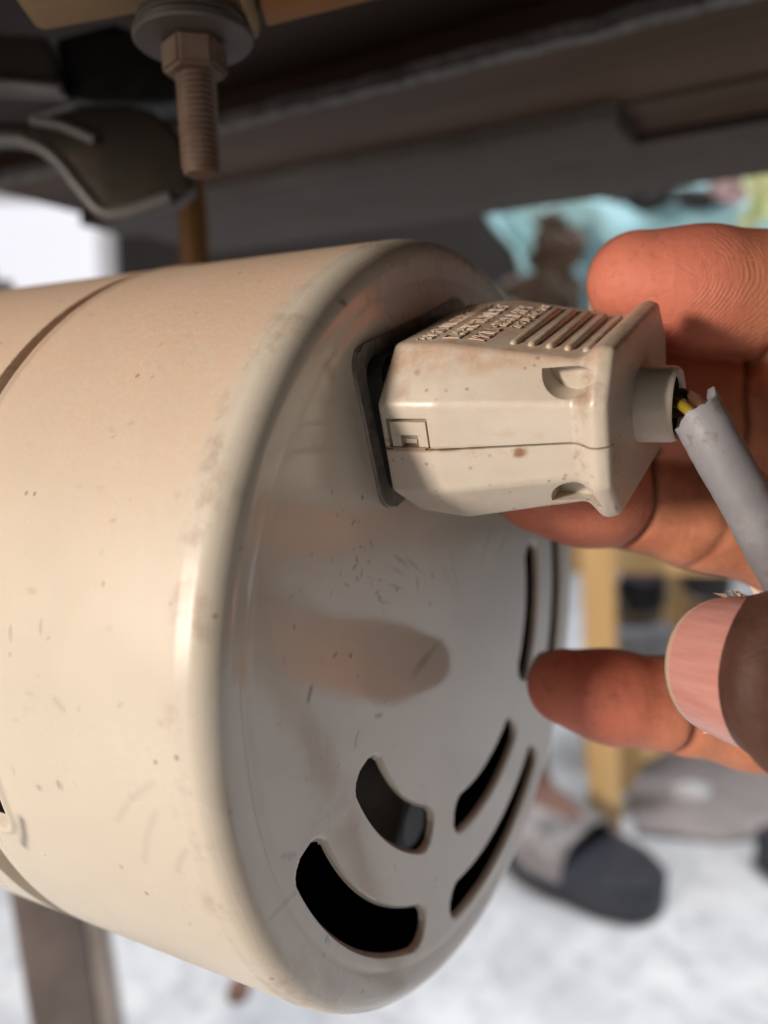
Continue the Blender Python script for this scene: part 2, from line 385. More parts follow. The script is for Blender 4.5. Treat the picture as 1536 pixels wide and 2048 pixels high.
M_YELLOW = simple("yellow_wire_insulation", (0.30, 0.22, 0.02), 0.4, var=0.1, bump=0)
M_BROWNWIRE = simple("brown_wire_insulation", (0.10, 0.05, 0.03), 0.4, var=0.1, bump=0)
M_SCRAP = simple("brown_scrap", (0.22, 0.12, 0.09), 0.8)

# ------------------------------------------------------------------ setting: floor and walls of the workshop
bm = bmesh.new(); add_box(bm, (-3.4, -2.2, -0.05), (4.4, 4.4, 0.0)); floor = bm_obj("floor", bm, M_FLOOR); tag(floor, kind='structure')
wall = box("back_wall", (-3.4, 3.4, 0.0), (4.4, 3.5, 2.8), M_WALL); tag(wall, kind='structure', label="dark brown blurred wall far behind the table", cat="wall")
wall2 = box("side_wall", (3.3, -2.2, 0.0), (3.4, 3.39, 2.8), M_SIDEWALL); tag(wall2, kind='structure', label="drab brown side wall on the right of the workshop", cat="wall")

# ------------------------------------------------------------------ motor (round housing seen on its end cover)
MC = np.array([.01443, .1357, -.0364]) + EYE
AZ, EL = math.radians(58.73), math.radians(2.07)
N = np.array([math.cos(EL) * math.sin(AZ), -math.cos(EL) * math.cos(AZ), math.sin(EL)])
U = np.cross([0, 0, 1], N); U /= np.linalg.norm(U); V = np.cross(N, U)
MOTOR_M = Matrix(((U[0], V[0], N[0], MC[0]), (U[1], V[1], N[1], MC[1]), (U[2], V[2], N[2], MC[2]), (0, 0, 0, 1)))
motor = empty("motor", mat=MOTOR_M)
tag(motor, "round cream electric motor with curved vent slots in its glossy end cover", "motor")

def sd_slot(x, y, r0, r1, a0, a1, cr):
    r = np.hypot(x, y); rc = (r0 + r1) / 2; th = np.arctan2(y, x); ac = math.radians((a0 + a1) / 2)
    dth = np.angle(np.exp(1j * (th - ac)))
    qx = np.abs(r - rc) - (r1 - r0) / 2 + cr; qy = np.abs(dth) * rc - math.radians(abs(a1 - a0)) / 2 * rc + cr
    return np.hypot(np.maximum(qx, 0), np.maximum(qy, 0)) + np.minimum(np.maximum(qx, qy), 0) - cr
SLOTS = [(49.2, 56.2, -157, -109.5), (33.5, 40.8, -156.5, -112), (33.3, 40.3, -98.5, -50.5), (49.2, 55.8, -98.5, -47.5), (31.3, 38.3, -36.5, 13), (48.0, 54.4, -37, 13)]
def face_sd(x, y):
    d = np.full(np.shape(x), 1e3)
    for s in SLOTS: d = np.minimum(d, sd_slot(x, y, *s, 3.1))
    return d
def on_motor(px, py):
    '''motor-local point (mm) where the line of sight through a photo pixel meets the housing'''
    r = FW + RX * (px - CX) / FPX - UP * (py - CY) / FPX
    for t in np.arange(.06, .26, .0002):
        q = EYE + r * t - MC; u, v, w = q @ U * 1000, q @ V * 1000, q @ N * 1000
        if w <= 0 and math.hypot(u, v) <= 65 - .0385 * w: return np.array([u, v, w])
mr = random.Random(11)
MARKS = [([(616, 1400), (619, 1388), (622, 1377)], .42, .85), ([(752, 1432), (762, 1430)], .35, .8), ([(716, 1464), (711, 1478), (711, 1492)], .22, .7), ([(590, 1786), (565, 1810), (540, 1836)], .28, .35),
         ([(1010, 1048), (1008, 1090)], .3, .3), ([(962, 1050), (975, 1075), (972, 1108)], .35, .32), ([(940, 1060), (946, 1092)], .3, .25), ([(905, 1115), (912, 1165)], .3, .3), ([(955, 1180), (930, 1225)], .3, .2),
         ([(565, 1712), (590, 1709)], .3, .4), ([(600, 1700), (640, 1640), (690, 1590)], .25, .12), ([(235, 1640), (262, 1598), (308, 1563)], .45, .13), ([(290, 1722), (295, 1670), (312, 1625)], .5, .13), ([(355, 1742), (360, 1720), (372, 1700)], .4, .18),
         ([(118, 1566), (122, 1573)], .4, .6), ([(77, 1574), (80, 1576)], .35, .6), ([(110, 1398), (128, 1420)], .35, .25), ([(58, 1180), (70, 1184)], .35, .25), ([(652, 598), (655, 601)], .5, .7), ([(684, 603), (688, 606)], .5, .7), ([(735, 596), (737, 598)], .4, .6), ([(630, 630), (640, 648)], .45, .5), ([(655, 735), (662, 748)], 1.1, .30), ([(475, 965), (482, 985)], 1.0, .3)]
for k in range(46):
    x, y = mr.gauss(745, 45), mr.gauss(1150, 45); MARKS.append(([(x, y), (x + mr.uniform(-7, 7), y + mr.uniform(-2, 14))], mr.uniform(.13, .22), mr.uniform(.25, .7)))
for k in range(40):
    x, y = mr.uniform(560, 1000), mr.uniform(1150, 1950); MARKS.append(([(x, y), (x + mr.uniform(-6, 6), y + mr.uniform(-4, 18))], mr.uniform(.12, .2), mr.uniform(.15, .5)))
for k in range(34):
    x, y = mr.uniform(10, 600), mr.uniform(620, 1500); MARKS.append(([(x, y), (x + mr.uniform(-9, 9), y + mr.uniform(-4, 10))], mr.uniform(.16, .26), mr.uniform(.12, .38)))
def build_housing():
    nth = 1000
    FR, R0 = 4.0, 65.0
    rs = sorted(set([0.01, 8, 16, 22, 26, 29, 30] + list(np.round(np.arange(30.4, 57.2, 0.28), 3)) + [58, 58.4, 58.8, 59.4, 60.2, 61.0]))
    prof = [(r, 0.0, 0) for r in rs]
    for k in range(1, 13):
        a = math.pi / 2 * k / 12; prof.append((61.0 + FR * math.sin(a), -FR + FR * math.cos(a), 1))
    ws = list(np.arange(-4.6, -36, -0.55)) + list(np.arange(-36, -60, -0.3)) + list(np.arange(-60, -74, -1.0)) + list(np.arange(-74, -96, -0.5)) + list(np.arange(-96, -150, -3))
    for w in ws: prof.append((R0 - 0.0385 * w, w, 2))
    th = np.linspace(0, 2 * math.pi, nth, endpoint=False)
    PR = np.array([p[0] for p in prof])[:, None]; PW = np.array([p[1] for p in prof])[:, None]; PZ = np.array([p[2] for p in prof])[:, None]
    X = PR * np.cos(th)[None]; Y = PR * np.sin(th)[None]; W = np.repeat(PW, nth, 1).copy(); Z = np.repeat(PZ, nth, 1)
    # end cover slots
    isf = Z == 0
    sd = np.where(isf, face_sd(X, Y), 99.0)
    near = np.abs(sd) < 0.22
    e = 0.02
    gx = (face_sd(X + e, Y) - face_sd(X - e, Y)) / (2 * e); gy = (face_sd(X, Y + e) - face_sd(X, Y - e)) / (2 * e)
    X = np.where(near, X - sd * gx, X); Y = np.where(near, Y - sd * gy, Y); sd = np.where(near, 0.0, sd)
    lip = 0.32
    W = np.where(isf & (sd < lip) & (sd >= 0), -(lip - np.sqrt(np.maximum(0, lip ** 2 - (lip - sd) ** 2))), W)
    W = W - np.where(isf, 0.10 * np.exp(-((np.hypot(X, Y) - 58.4) / 0.45) ** 2), 0)
    inside = isf & (sd < -0.01)
    W = np.where(inside, -1.0, W)
    # body: seam groove, side vent, gap before the rear ring
    TH = np.degrees(np.repeat(th[None], len(prof), 0)); TH = np.where(TH > 180, TH - 360, TH)
    def sm(x, a, b):
        t = np.clip((x - a) / (b - a), 0, 1); return t * t * (3 - 2 * t)
    dr = np.zeros_like(X); isb = Z == 2
    seam_dark = 0.72 * sm(W, -54.0, -53.2) * (1 - sm(W, -51.6, -51.0)) * isb  # seam groove coloured darker than the paint
    A2 = np.where(TH < 0, TH + 360, TH)
    lo_ = sm(A2, 150, 205)                                   # the seam opens wider underneath
    w_front = -51.0 + 2.3 * lo_; dep = 1.9 + 2.8 * lo_
    dr -= dep * sm(W, -54.0, -53.5) * (1 - sm(W - w_front, 0.0, 0.5)) * sm(A2, 38, 46) * (1 - sm(A2, 268, 285))
    dr += 0.35 * np.exp(-((W + 50.0) / 0.5) ** 2) * (TH > 40)
    rw = 65 - 0.0385 * W
    lx = (W + 44.2); ly = np.radians(A2 - 186) * rw
    q = np.maximum(np.abs(lx) - 3.5 + 2.2, 0), np.maximum(np.abs(ly) - 14.2 + 2.2, 0)
    vs = np.hypot(*q) - 2.2 + np.minimum(np.maximum(np.abs(lx) - 1.3, np.abs(ly) - 12.0), 0)
    vs = np.where(isb, vs, 99)
    dr += 0.5 * np.exp(-((vs - 0.8) / 0.6) ** 2)
    dr -= 1.2 * (1 - sm(vs, -0.4, 0.0))
    RR = np.hypot(X, Y); f = np.where(isb, (RR + dr) / RR, 1.0); X = X * f; Y = Y * f
    mark = np.zeros(X.shape); chip = np.zeros(X.shape)
    S3 = np.stack([X, Y, W], -1)
    def stroke(arr, pts, wid, amt):
        pts = [q for q in (on_motor(*p) for p in pts) if q is not None]
        for p, q in zip(pts, pts[1:]):
            d_ = q - p; L2 = d_ @ d_ + 1e-9; t_ = np.clip(((S3 - p) @ d_) / L2, 0, 1)
            dd = np.linalg.norm(S3 - p - t_[..., None] * d_, axis=-1); np.maximum(arr, amt * np.exp(-(dd / wid) ** 2), out=arr)
    for m_ in MARKS: stroke(mark, *m_)
    mark = np.maximum(mark, seam_dark); scuff = np.zeros(X.shape)
    for m_ in ([(795, 590), (850, 575), (900, 560)], 4.6, 1.0), ([(810, 600), (860, 598)], 3.5, 1.0), ([(930, 565), (965, 590)], 4.0, .9), ([(640, 1640), (690, 1600)], 2.5, .5), ([(600, 1930), (680, 1985)], 3.0, .5): stroke(scuff, *m_)
    scuff = np.clip(scuff * 1.6, 0, 1)
    stroke(chip, [(44, 1640), (50, 1668), (48, 1690)], 0.75, 1.0)
    n = len(prof)
    v = np.stack([X, Y, W], -1).reshape(-1, 3) / 1000
    i = np.arange(n - 1)[:, None]; j = np.arange(nth)[None]; j2 = (j + 1) % nth
    q = np.stack([i * nth + j, (i + 1) * nth + j, (i + 1) * nth + j2, i * nth + j2], -1).reshape(-1, 4)
    dead = (inside | (vs < -0.4)).reshape(-1)
    q = q[~dead[q].all(1)]
    me = bpy.data.meshes.new("housing"); me.from_pydata(v.tolist(), [], q.tolist()); me.update()
    bm = bmesh.new(); bm.from_mesh(me)
    bm.verts.ensure_lookup_table()
    for nm_, a_ in (('mark', mark), ('chip', chip), ('scuff', scuff)):
        ly_ = bm.verts.layers.float.new(nm_)
        for vv, val in zip(bm.verts, a_.reshape(-1)):
            if val > 0.01: vv[ly_] = float(val)
    loose = [x for x in bm.verts if not x.link_faces]; bmesh.ops.delete(bm, geom=loose, context='VERTS')
    bmesh.ops.recalc_face_normals(bm, faces=bm.faces)
    bm.to_mesh(me); bm.free()
    # outward normals
    if sum(p.normal.z for p in me.polygons[:200]) < 0: me.flip_normals()
    return link_mesh("housing", me, M_PAINT, motor, 42)
build_housing()
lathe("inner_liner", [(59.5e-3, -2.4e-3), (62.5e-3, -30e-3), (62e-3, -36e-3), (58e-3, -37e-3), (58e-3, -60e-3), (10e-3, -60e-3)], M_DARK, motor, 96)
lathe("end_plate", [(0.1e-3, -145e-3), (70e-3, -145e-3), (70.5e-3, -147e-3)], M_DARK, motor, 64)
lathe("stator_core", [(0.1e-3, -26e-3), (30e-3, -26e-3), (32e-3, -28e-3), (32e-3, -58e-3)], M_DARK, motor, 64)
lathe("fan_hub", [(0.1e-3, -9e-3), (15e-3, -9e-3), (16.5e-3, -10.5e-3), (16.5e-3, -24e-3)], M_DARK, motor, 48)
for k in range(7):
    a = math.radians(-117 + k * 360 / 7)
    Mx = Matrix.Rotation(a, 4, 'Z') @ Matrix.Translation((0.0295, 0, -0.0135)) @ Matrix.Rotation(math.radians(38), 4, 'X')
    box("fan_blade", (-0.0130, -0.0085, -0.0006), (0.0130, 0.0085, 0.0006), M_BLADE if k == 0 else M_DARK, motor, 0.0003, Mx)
lathe("capacitor", [(0.1e-3, -6.5e-3), (4.2e-3, -6.5e-3), (5.6e-3, -8e-3), (5.6e-3, -20e-3)], M_GREYBLUE, motor, 32, Matrix.Translation((0.0015, -0.0440, -0.006)))

# socket plate on the cover, turned like the plug
PO = np.array([0.00651775, 0.12528625, 0.00115419]) + EYE
EA = np.array([0.49061385, 0.80736576, 0.32780876]); EB = np.array([-0.16341732, -0.28427111, 0.94471409]); EX = np.array([0.85591637, -0.51705944, -0.0075298])
PLUG_M = Matrix(((EA[0], EB[0], EX[0], PO[0]), (EA[1], EB[1], EX[1], PO[1]), (EA[2], EB[2], EX[2], PO[2]), (0, 0, 0, 1)))
TH0 = math.radians(18.2)
def rrect(bm, hx, hy, r, z0, z1, n=6):
    pts = []
    for cx, cy, a0 in ((hx - r, hy - r, 0), (-hx + r, hy - r, 90), (-hx + r, -hy + r, 180), (hx - r, -hy + r, 270)):
        for k in range(n + 1):
            a = math.radians(a0 + 90 * k / n); pts.append((cx + r * math.cos(a), cy + r * math.sin(a)))
    lo = [bm.verts.new((x, y, z0)) for x, y in pts]; hi = [bm.verts.new((x, y, z1)) for x, y in pts]
    m = len(pts)
    for k in range(m): bm.faces.new((lo[k], lo[(k + 1) % m], hi[(k + 1) % m], hi[k]))
    bm.faces.new(hi); bm.faces.new(lo[::-1]); return hi
SK = Matrix.Rotation(TH0, 4, 'Z') @ Matrix.Translation((0.0002, 0.0407, 0))
bm = bmesh.new(); hi = rrect(bm, 0.0193, 0.0124, 0.0034, -0.002, 0.0006)
bmesh.ops.bevel(bm, geom=[e for e in bm.edges if all(v.co.z > 0.0005 for v in e.verts)], offset=0.0003, segments=3, affect='EDGES')
bm.transform(SK); bm_obj("socket_plate", bm, M_BLACK, motor, 40)
bm = bmesh.new(); rrect(bm, 0.0170, 0.0102, 0.003, 0.0004, 0.0037)
bmesh.ops.bevel(bm, geom=[e for e in bm.edges if all(v.co.z > 0.003 for v in e.verts)], offset=0.0006, segments=2, affect='EDGES')
bm.transform(SK); bm_obj("socket_block", bm, M_NOSE, motor, 40)

# ------------------------------------------------------------------ plug
plug = empty("plug", mat=PLUG_M)
tag(plug, "cream rewirable power plug with ribbed top pushed into the motor's black socket", "plug")
def octagon(A, h, t, B): return [(-t, B), (-A, h), (-A, -h), (-t, -B), (t, -B), (A, -h), (A, h), (t, B)]
ST = [(3.5, 19.4, 6.5, 12.3, 12.9), (12.1, 19.2, 6.3, 13.6, 12.9), (29.5, 15.2, 4.75, 11.9, 9.8), (32.1, 17.2, 5.6, 13.0, 11.8), (34.1, 16.4, 5.3, 12.3, 11.2)]
bm = bmesh.new(); rings = []
for w, A, h, t, B in ST: rings.append([bm.verts.new((x / 1000, y / 1000, w / 1000)) for x, y in octagon(A, h, t, B)])
for r0, r1 in zip(rings, rings[1:]):
    for k in range(8): bm.faces.new((r0[k], r0[(k + 1) % 8], r1[(k + 1) % 8], r1[k]))
bm.faces.new(rings[0]); bm.faces.new(rings[-1][::-1])
bmesh.ops.bevel(bm, geom=bm.edges[:], offset=0.0007, segments=3, affect='EDGES', profile=0.5, clamp_overlap=True)
body = bm_obj("body", bm, M_PLUG, plug)
cutters = []
def cutter(bm):
    o = bm_obj("cutter", bm, None, plug); cutters.append(o); return o
bm = bmesh.new()                                    # the four half-round screw pockets next to the flange
for sx in (-1, 1):
    for sy in (-1, 1):
        pts = [(28.7 + 3.6 * math.cos(math.radians(a)), 9.2 + 3.6 * math.sin(math.radians(a))) for a in np.linspace(180, 360, 17)]
        va = [bm.verts.new((sx * 0.0105, sy * b / 1000, w / 1000)) for w, b in pts]; vb = [bm.verts.new((sx * 0.022, sy * b / 1000, w / 1000)) for w, b in pts]
        m = len(pts)
        for k in range(m): bm.faces.new((va[k], va[(k + 1) % m], vb[(k + 1) % m], vb[k]))
        bm.faces.new(va); bm.faces.new(vb)
c1 = cutter(bm)
bm = bmesh.new(); add_box(bm, (-0.022, 0.0002, 0.0045), (-0.01825, 0.0044, 0.0108)); c2 = cutter(bm)       # latch recess
bm = bmesh.new(); add_box(bm, (-0.022, -0.00015, 0.0100), (-0.0148, 0.00015, 0.0345)); add_box(bm, (-0.0205, -0.0001, 0.0030), (-0.0188, 0.0001, 0.0050)); c3 = cutter(bm)   # seam line
for c in (c1, c2, c3):
    md = body.modifiers.new("cut", 'BOOLEAN'); md.operation = 'DIFFERENCE'; md.object = c; md.solver = 'EXACT'
bpy.context.view_layer.update()
apply_mods(body, 32)
for c in cutters: remove(c)
# latch tab with its small slot
bm = bmesh.new()
for lo, hi in (((-0.01925, 0.0020, 0.0050), (-0.0183, 0.0039, 0.0105)), ((-0.01925, 0.0003, 0.0050), (-0.0183, 0.0020, 0.0064)), ((-0.01925, 0.0003, 0.0091), (-0.0183, 0.0020, 0.0105)), ((-0.0188, 0.0007, 0.0069), (-0.0183, 0.0013, 0.0086))):
    add_box(bm, lo, hi)
bm_obj("latch_tab", bm, M_PLUG, plug)
# ribs on the broad side
for k in range(5):
    w = 20.0 + 2.35 * k; y = 12.9 - (w - 12.1) / 17.7 * 2.9 - 0.13; L = 9.2 - 0.25 * k
    pts = [(-L / 1000, y / 1000, w / 1000), (-L / 2000, y / 1000, w / 1000), (L / 2000, y / 1000, w / 1000), (L / 1000, y / 1000, w / 1000)]
    ds = [(-L - 0.55, 0.12), (-L - 0.4, 0.4), (-L, 0.56), (L, 0.56), (L + 0.4, 0.4), (L + 0.55, 0.12)]
    tube("rib", [(d / 1000, y / 1000, w / 1000) for d, r in ds], [r / 1000 for d, r in ds], M_PLUG, plug, 12)
# worn raised lettering (three illegible lines and a looped emblem)
bm = bmesh.new(); lr = random.Random(3)
def bar(x0, w0, x1, w1, r=0.00017):
    def yy(w): return (12.92 - max(0, (w * 1000 - 12.1)) / 17.7 * 2.9) / 1000 + 0.00004
    a = Vector((x0, yy(w0), w0)); b = Vector((x1, yy(w1), w1)); d = (b - a)
    if d.length < 1e-6: return
    d.normalize(); n_ = Vector((0, 1, 0)); s = d.cross(n_).normalized() * r; u = n_ * 0.00013
    ring = []
    for p in (a - d * r * .6, b + d * r * .6):
        ring.append([bm.verts.new(p + s), bm.verts.new(p + s * .55 + u), bm.verts.new(p - s * .55 + u), bm.verts.new(p - s)])
    for k in range(3): bm.faces.new((ring[0][k], ring[0][k + 1], ring[1][k + 1], ring[1][k]))
    bm.faces.new(ring[0]); bm.faces.new(ring[1][::-1])
def glyph(cx, cw, sx, sw):
    g = lambda a, b: (cx + (a - .5) * sx, cw + (b - .5) * sw)
    segs = [((0, 0), (0, 1)), ((1, 0), (1, 1)), ((0, 0), (1, 0)), ((0, 1), (1, 1)), ((0, .5), (1, .5)), ((.5, 0), (.5, 1)), ((0, 0), (1, 1)), ((0, 1), (1, 0)), ((.2, .3), (.9, .3))]
    for s in lr.sample(segs, lr.choice((3, 3, 4))): bar(*g(*s[0]), *g(*s[1]))
for w0, xs, sx, sw in ((7.6, np.arange(-10.2, 2.6, 1.75), 1.15, 2.2), (11.6, np.arange(-10.0, 10.2, 2.05), 1.35, 2.3), (15.2, np.arange(-9.6, 10.0, 1.65), 1.1, 2.0), (17.7, np.arange(-2.0, 10.6, 1.25), 0.85, 1.2)):
    for x in xs: glyph((x + lr.uniform(-.15, .15)) / 1000, w0 / 1000, sx / 1000, sw / 1000)
for rr, cw in ((1.0, 7.9), (0.62, 7.9)):
    pp = [((6.6 + 3.9 * rr * math.cos(t)) / 1000, (cw + 1.75 * rr * math.sin(t)) / 1000) for t in np.linspace(0.5, 5.9, 22)]
    for p, q in zip(pp, pp[1:]): bar(p[0], p[1], q[0], q[1], 0.0002)
bm_obj("raised_lettering", bm, M_PLUG, plug, 30)
lathe("cable_collar", [(r / 1000, w / 1000) for r, w in ((5.5, 33.0), (5.35, 33.8), (5.25, 34.2), (5.2, 38.2), (5.05, 38.75), (4.75, 39.0), (4.3, 38.9), (4.05, 38.5), (4.0, 35.0), (0.05, 34.8))], M_PLUG, plug, 64, None, 50)
lathe("cable_bore", [(r / 1000, w / 1000) for r, w in ((3.96, 38.3), (3.9, 35.2), (0.05, 35.1))], M_NOSE, plug, 40)

# ------------------------------------------------------------------ cut grey cable with its wires
cable = empty("cable", loc=P(1400, 830, 0.099))
tag(cable, "grey round cable with a raggedly cut sheath leaving the plug's collar", "cable")
bpy.context.view_layer.update()
cinv = np.array(cable.matrix_world.inverted())
def loc(p): return (cinv @ np.append(np.array(p, float), 1.0))[:3]
cl = bez([P(1392, 822, 0.0990), P(1440, 910, 0.0985), P(1492, 1000, 0.0985), P(1560, 1130, 0.100), P(1700, 1400, 0.112), P(1840, 1900, 0.16), P(1800, 2700, 0.24)], 14)
R_C = 0.0033
def sheath():
    n = 40; v = []; f = []; pts = cl; ref = None
    fr = []
    for i, p in enumerate(pts):
        t = pts[min(i + 1, len(pts) - 1)] - pts[max(i - 1, 0)]; t /= np.linalg.norm(t)
        if ref is None: ref = np.cross(t, FW)
        a = ref - t * (ref @ t); a /= np.linalg.norm(a); ref = a; fr.append((p, t, a, np.cross(t, a)))
    def ringpts(i, r, cut=0.0):
        p, t, a, b = fr[i]; out = []
        for k in range(n):
            th = 2 * math.pi * k / n
            off = 0
            if cut: off = cut * (0.0012 * math.cos(th - 0.5) + 0.00055 * math.sin(3 * th + 1) + 0.0006 * noise.noise(Vector((3 * math.cos(th), 3 * math.sin(th), 2))))
            wob = 1 + 0.02 * noise.noise(Vector((i * 0.35, math.cos(th), math.sin(th))))
            out.append(loc(p - t * off + r * wob * (math.cos(th) * a + math.sin(th) * b)))
        return out
    seq = [(6, R_C * 0.70, 0), (1, R_C * 0.70, 0.6), (0, R_C * 0.74, 1.0), (0, R_C * 0.97, 1.0)]
    R = [ringpts(*s) for s in seq]
    R.append([np.array(x) for x in ringpts(0, R_C, 0.85)]) 
    R += [ringpts(i, R_C, 0.5 if i == 1 else 0) for i in range(1, len(pts))]
    for r in R: v += list(r)
    for i in range(len(R) - 1):
        for k in range(n): f.append((i * n + k, i * n + (k + 1) % n, (i + 1) * n + (k + 1) % n, (i + 1) * n + k))
    o = mesh_from("sheath", v, f, M_CABLE, cable, 40)
    bmx = bmesh.new(); bmx.from_mesh(o.data); bmesh.ops.recalc_face_normals(bmx, faces=bmx.faces); bmx.to_mesh(o.data); bmx.free()
sheath()
hole = PO + EX * 0.0372
for nm, mt, dx, dz in (("yellow_wire", M_YELLOW, -0.0013, 0.0004), ("brown_wire", M_BROWNWIRE, 0.0006, 0.0014), ("brown_wire", M_BROWNWIRE, 0.0008, -0.0012)):
    s = np.array([dx, 0, dz])
    tube(nm, [loc(p) for p in bez([hole - EX * 0.002 + s, hole + EX * 0.002 + s, cl[1] + s * 0.8, cl[6] + s * 0.7], 6)], 0.0007, mt, cable, 10)

# ------------------------------------------------------------------ bodies grown as one smooth surface from a distance field
def surface_nets(vol, org, h):
    s = vol < 0
    nx, ny, nz = vol.shape
    c = np.zeros((nx - 1, ny - 1, nz - 1), np.int8)
    for dx in (0, 1):
        for dy in (0, 1):
            for dz in (0, 1): c += s[dx:nx - 1 + dx, dy:ny - 1 + dy, dz:nz - 1 + dz]
    act = (c > 0) & (c < 8)
    idx = np.full(act.shape, -1, np.int64); cells = np.argwhere(act); idx[act] = np.arange(len(cells))
    acc = np.zeros((len(cells), 3)); cnt = np.zeros(len(cells))
    i, j, k = cells.T
    corners = [(0, 0, 0), (1, 0, 0), (0, 1, 0), (1, 1, 0), (0, 0, 1), (1, 0, 1), (0, 1, 1), (1, 1, 1)]
    for a in range(8):
        for b in range(a + 1, 8):
            ca, cb = np.array(corners[a]), np.array(corners[b])
            if np.abs(ca - cb).sum() != 1: continue
            va = vol[i + ca[0], j + ca[1], k + ca[2]]; vb = vol[i + cb[0], j + cb[1], k + cb[2]]
            m = (va < 0) != (vb < 0)
            t = np.where(m, va / np.where(m, va - vb, 1), 0)
            acc += m[:, None] * (ca + t[:, None] * (cb - ca)); cnt += m
    v = (cells + acc / cnt[:, None]) * h + org
    quads = []
    for ax in range(3):
        o = [0, 1, 2]; o.remove(ax); p, q = o
        sl0 = [slice(None)] * 3; sl1 = [slice(None)] * 3
        sl0[ax] = slice(0, -1); sl1[ax] = slice(1, None)
        ch = s[tuple(sl0)] != s[tuple(sl1)]
        e = np.argwhere(ch)
        e = e[(e[:, p] > 0) & (e[:, q] > 0) & (e[:, p] < vol.shape[p] - 1) & (e[:, q] < vol.shape[q] - 1)]
        fl = s[tuple(e.T)]
        def at(dp, dq):
            z = e.copy(); z[:, p] += dp; z[:, q] += dq; return idx[tuple(z.T)]
        A, B, C_, D = at(-1, -1), at(0, -1), at(0, 0), at(-1, 0)
        qd = np.stack([A, B, C_, D], 1)
        if ax == 1: fl = ~fl
        qd[~fl] = qd[~fl][:, ::-1]
        quads.append(qd)
    qd = np.concatenate(quads); qd = qd[(qd >= 0).all(1)]
    return v, qd
def grow(sdf, lo, hi, h, block=16):
    n = np.ceil((np.array(hi) - lo) / h).astype(int) + 1
    n = ((n + block - 1) // block) * block
    vol = np.empty(n, np.float32)
    rad = h * block * 0.5 * 1.75
    g = np.arange(block) * h
    offs = np.stack(np.meshgrid(g, g, g, indexing='ij'), -1).reshape(-1, 3)
    bl = np.argwhere(np.ones(n // block)); cen = lo + (bl * block + (block - 1) / 2) * h
    dc = sdf(cen)
    for b, c, d in zip(bl, cen, dc):
        sl = tuple(slice(x * block, x * block + block) for x in b)
        if abs(d) > rad * 1.15 + 0.002: vol[sl] = d
        else: vol[sl] = sdf(lo + b * block * h + offs).reshape(block, block, block)
    return surface_nets(vol, np.array(lo, float), h)
def seg(p, a, b, ra, rb, bias=None):
    ab = b - a; t = np.clip(((p - a) @ ab) / (ab @ ab), 0, 1)
    return np.linalg.norm(p - a - t[:, None] * ab, axis=1) - (ra + (rb - ra) * t)
def smin(a, b, k):
    h = np.maximum(k - np.abs(a - b), 0) / k; return np.minimum(a, b) - h * h * k * 0.25

# ------------------------------------------------------------------ the hand
def CAMV(x, y, d): return P(x, y, d)
FINGERS = {
    'index':  [(1272, 562, .1285, .0081), (1400, 580, .1285, .0097), (1535, 596, .1285, .0101), (1660, 612, .1285, .0104), (1830, 640, .129, .0108), (2330, 720, .128, .0125)],
    'middle': [(1190, 800, .1350, .0083), (1320, 826, .1350, .0102), (1450, 846, .1345, .0106), (1600, 862, .133, .0108), (1780, 880, .132, .0110), (2330, 950, .126, .0125)],
    'ring':   [(1078, 968, .1300, .0078), (1170, 978, .1325, .0092), (1262, 985, .1345, .0093), (1400, 1020, .1350, .0100), (1600, 1075, .136, .0105), (2330, 1190, .124, .0120)],
    'little': [(1128, 1371, .1385, .0065), (1225, 1393, .1390, .0077), (1352, 1411, .1395, .0081), (1500, 1440, .1400, .0084), (1660, 1460, .1400, .0088), (2300, 1420, .124, .0110)],
}
CH = {k: ([P(*q[:3]) for q in v], [q[3] for q in v]) for k, v in FINGERS.items()}
T_TIP = P(1462, 1327, .1); tx, tf = -.29, .957
TE = tx * RX + tf * FW; TE /= np.linalg.norm(TE); TN = -.957 * RX - .29 * FW; TN /= np.linalg.norm(TN); TW = np.cross(TE, TN)
T_IP = T_TIP - TE * .031
T_MCP = T_IP + .033 * RX + .006 * FW + .004 * UP; T_CMC = P(2850, 1000, .112)
CH['thumb'] = ([T_TIP + TE * .0005 - TN * .0014, T_TIP - TE * .012 - TN * .0012, T_IP, T_MCP, T_CMC], [.0086, .0104, .0103, .0118, .0155])
WR = EYE + np.array([.205, .128, -.030]); ELB = EYE + np.array([.43, .20, -.15])
PALM_C = P(2720, 1040, .122)
CREASES = {'index': [(2, 1.0), (4, 1.0)], 'middle': [(2, 1), (4, 1)], 'ring': [(2, 1.1), (3, .55), (4, 1)], 'little': [(2, 1.1), (4, 1)], 'thumb': [(2, .8)]}
def chain_dir(name, i):
    p = CH[name][0]; a = p[min(i + 1, len(p) - 1)] - p[max(i - 1, 0)]; return a / np.linalg.norm(a)
PADS = {'index': P(1390, 585, .1250), 'middle': P(1310, 830, .1315), 'ring': P(1165, 985, .1290), 'little': P(1215, 1395, .1365)}
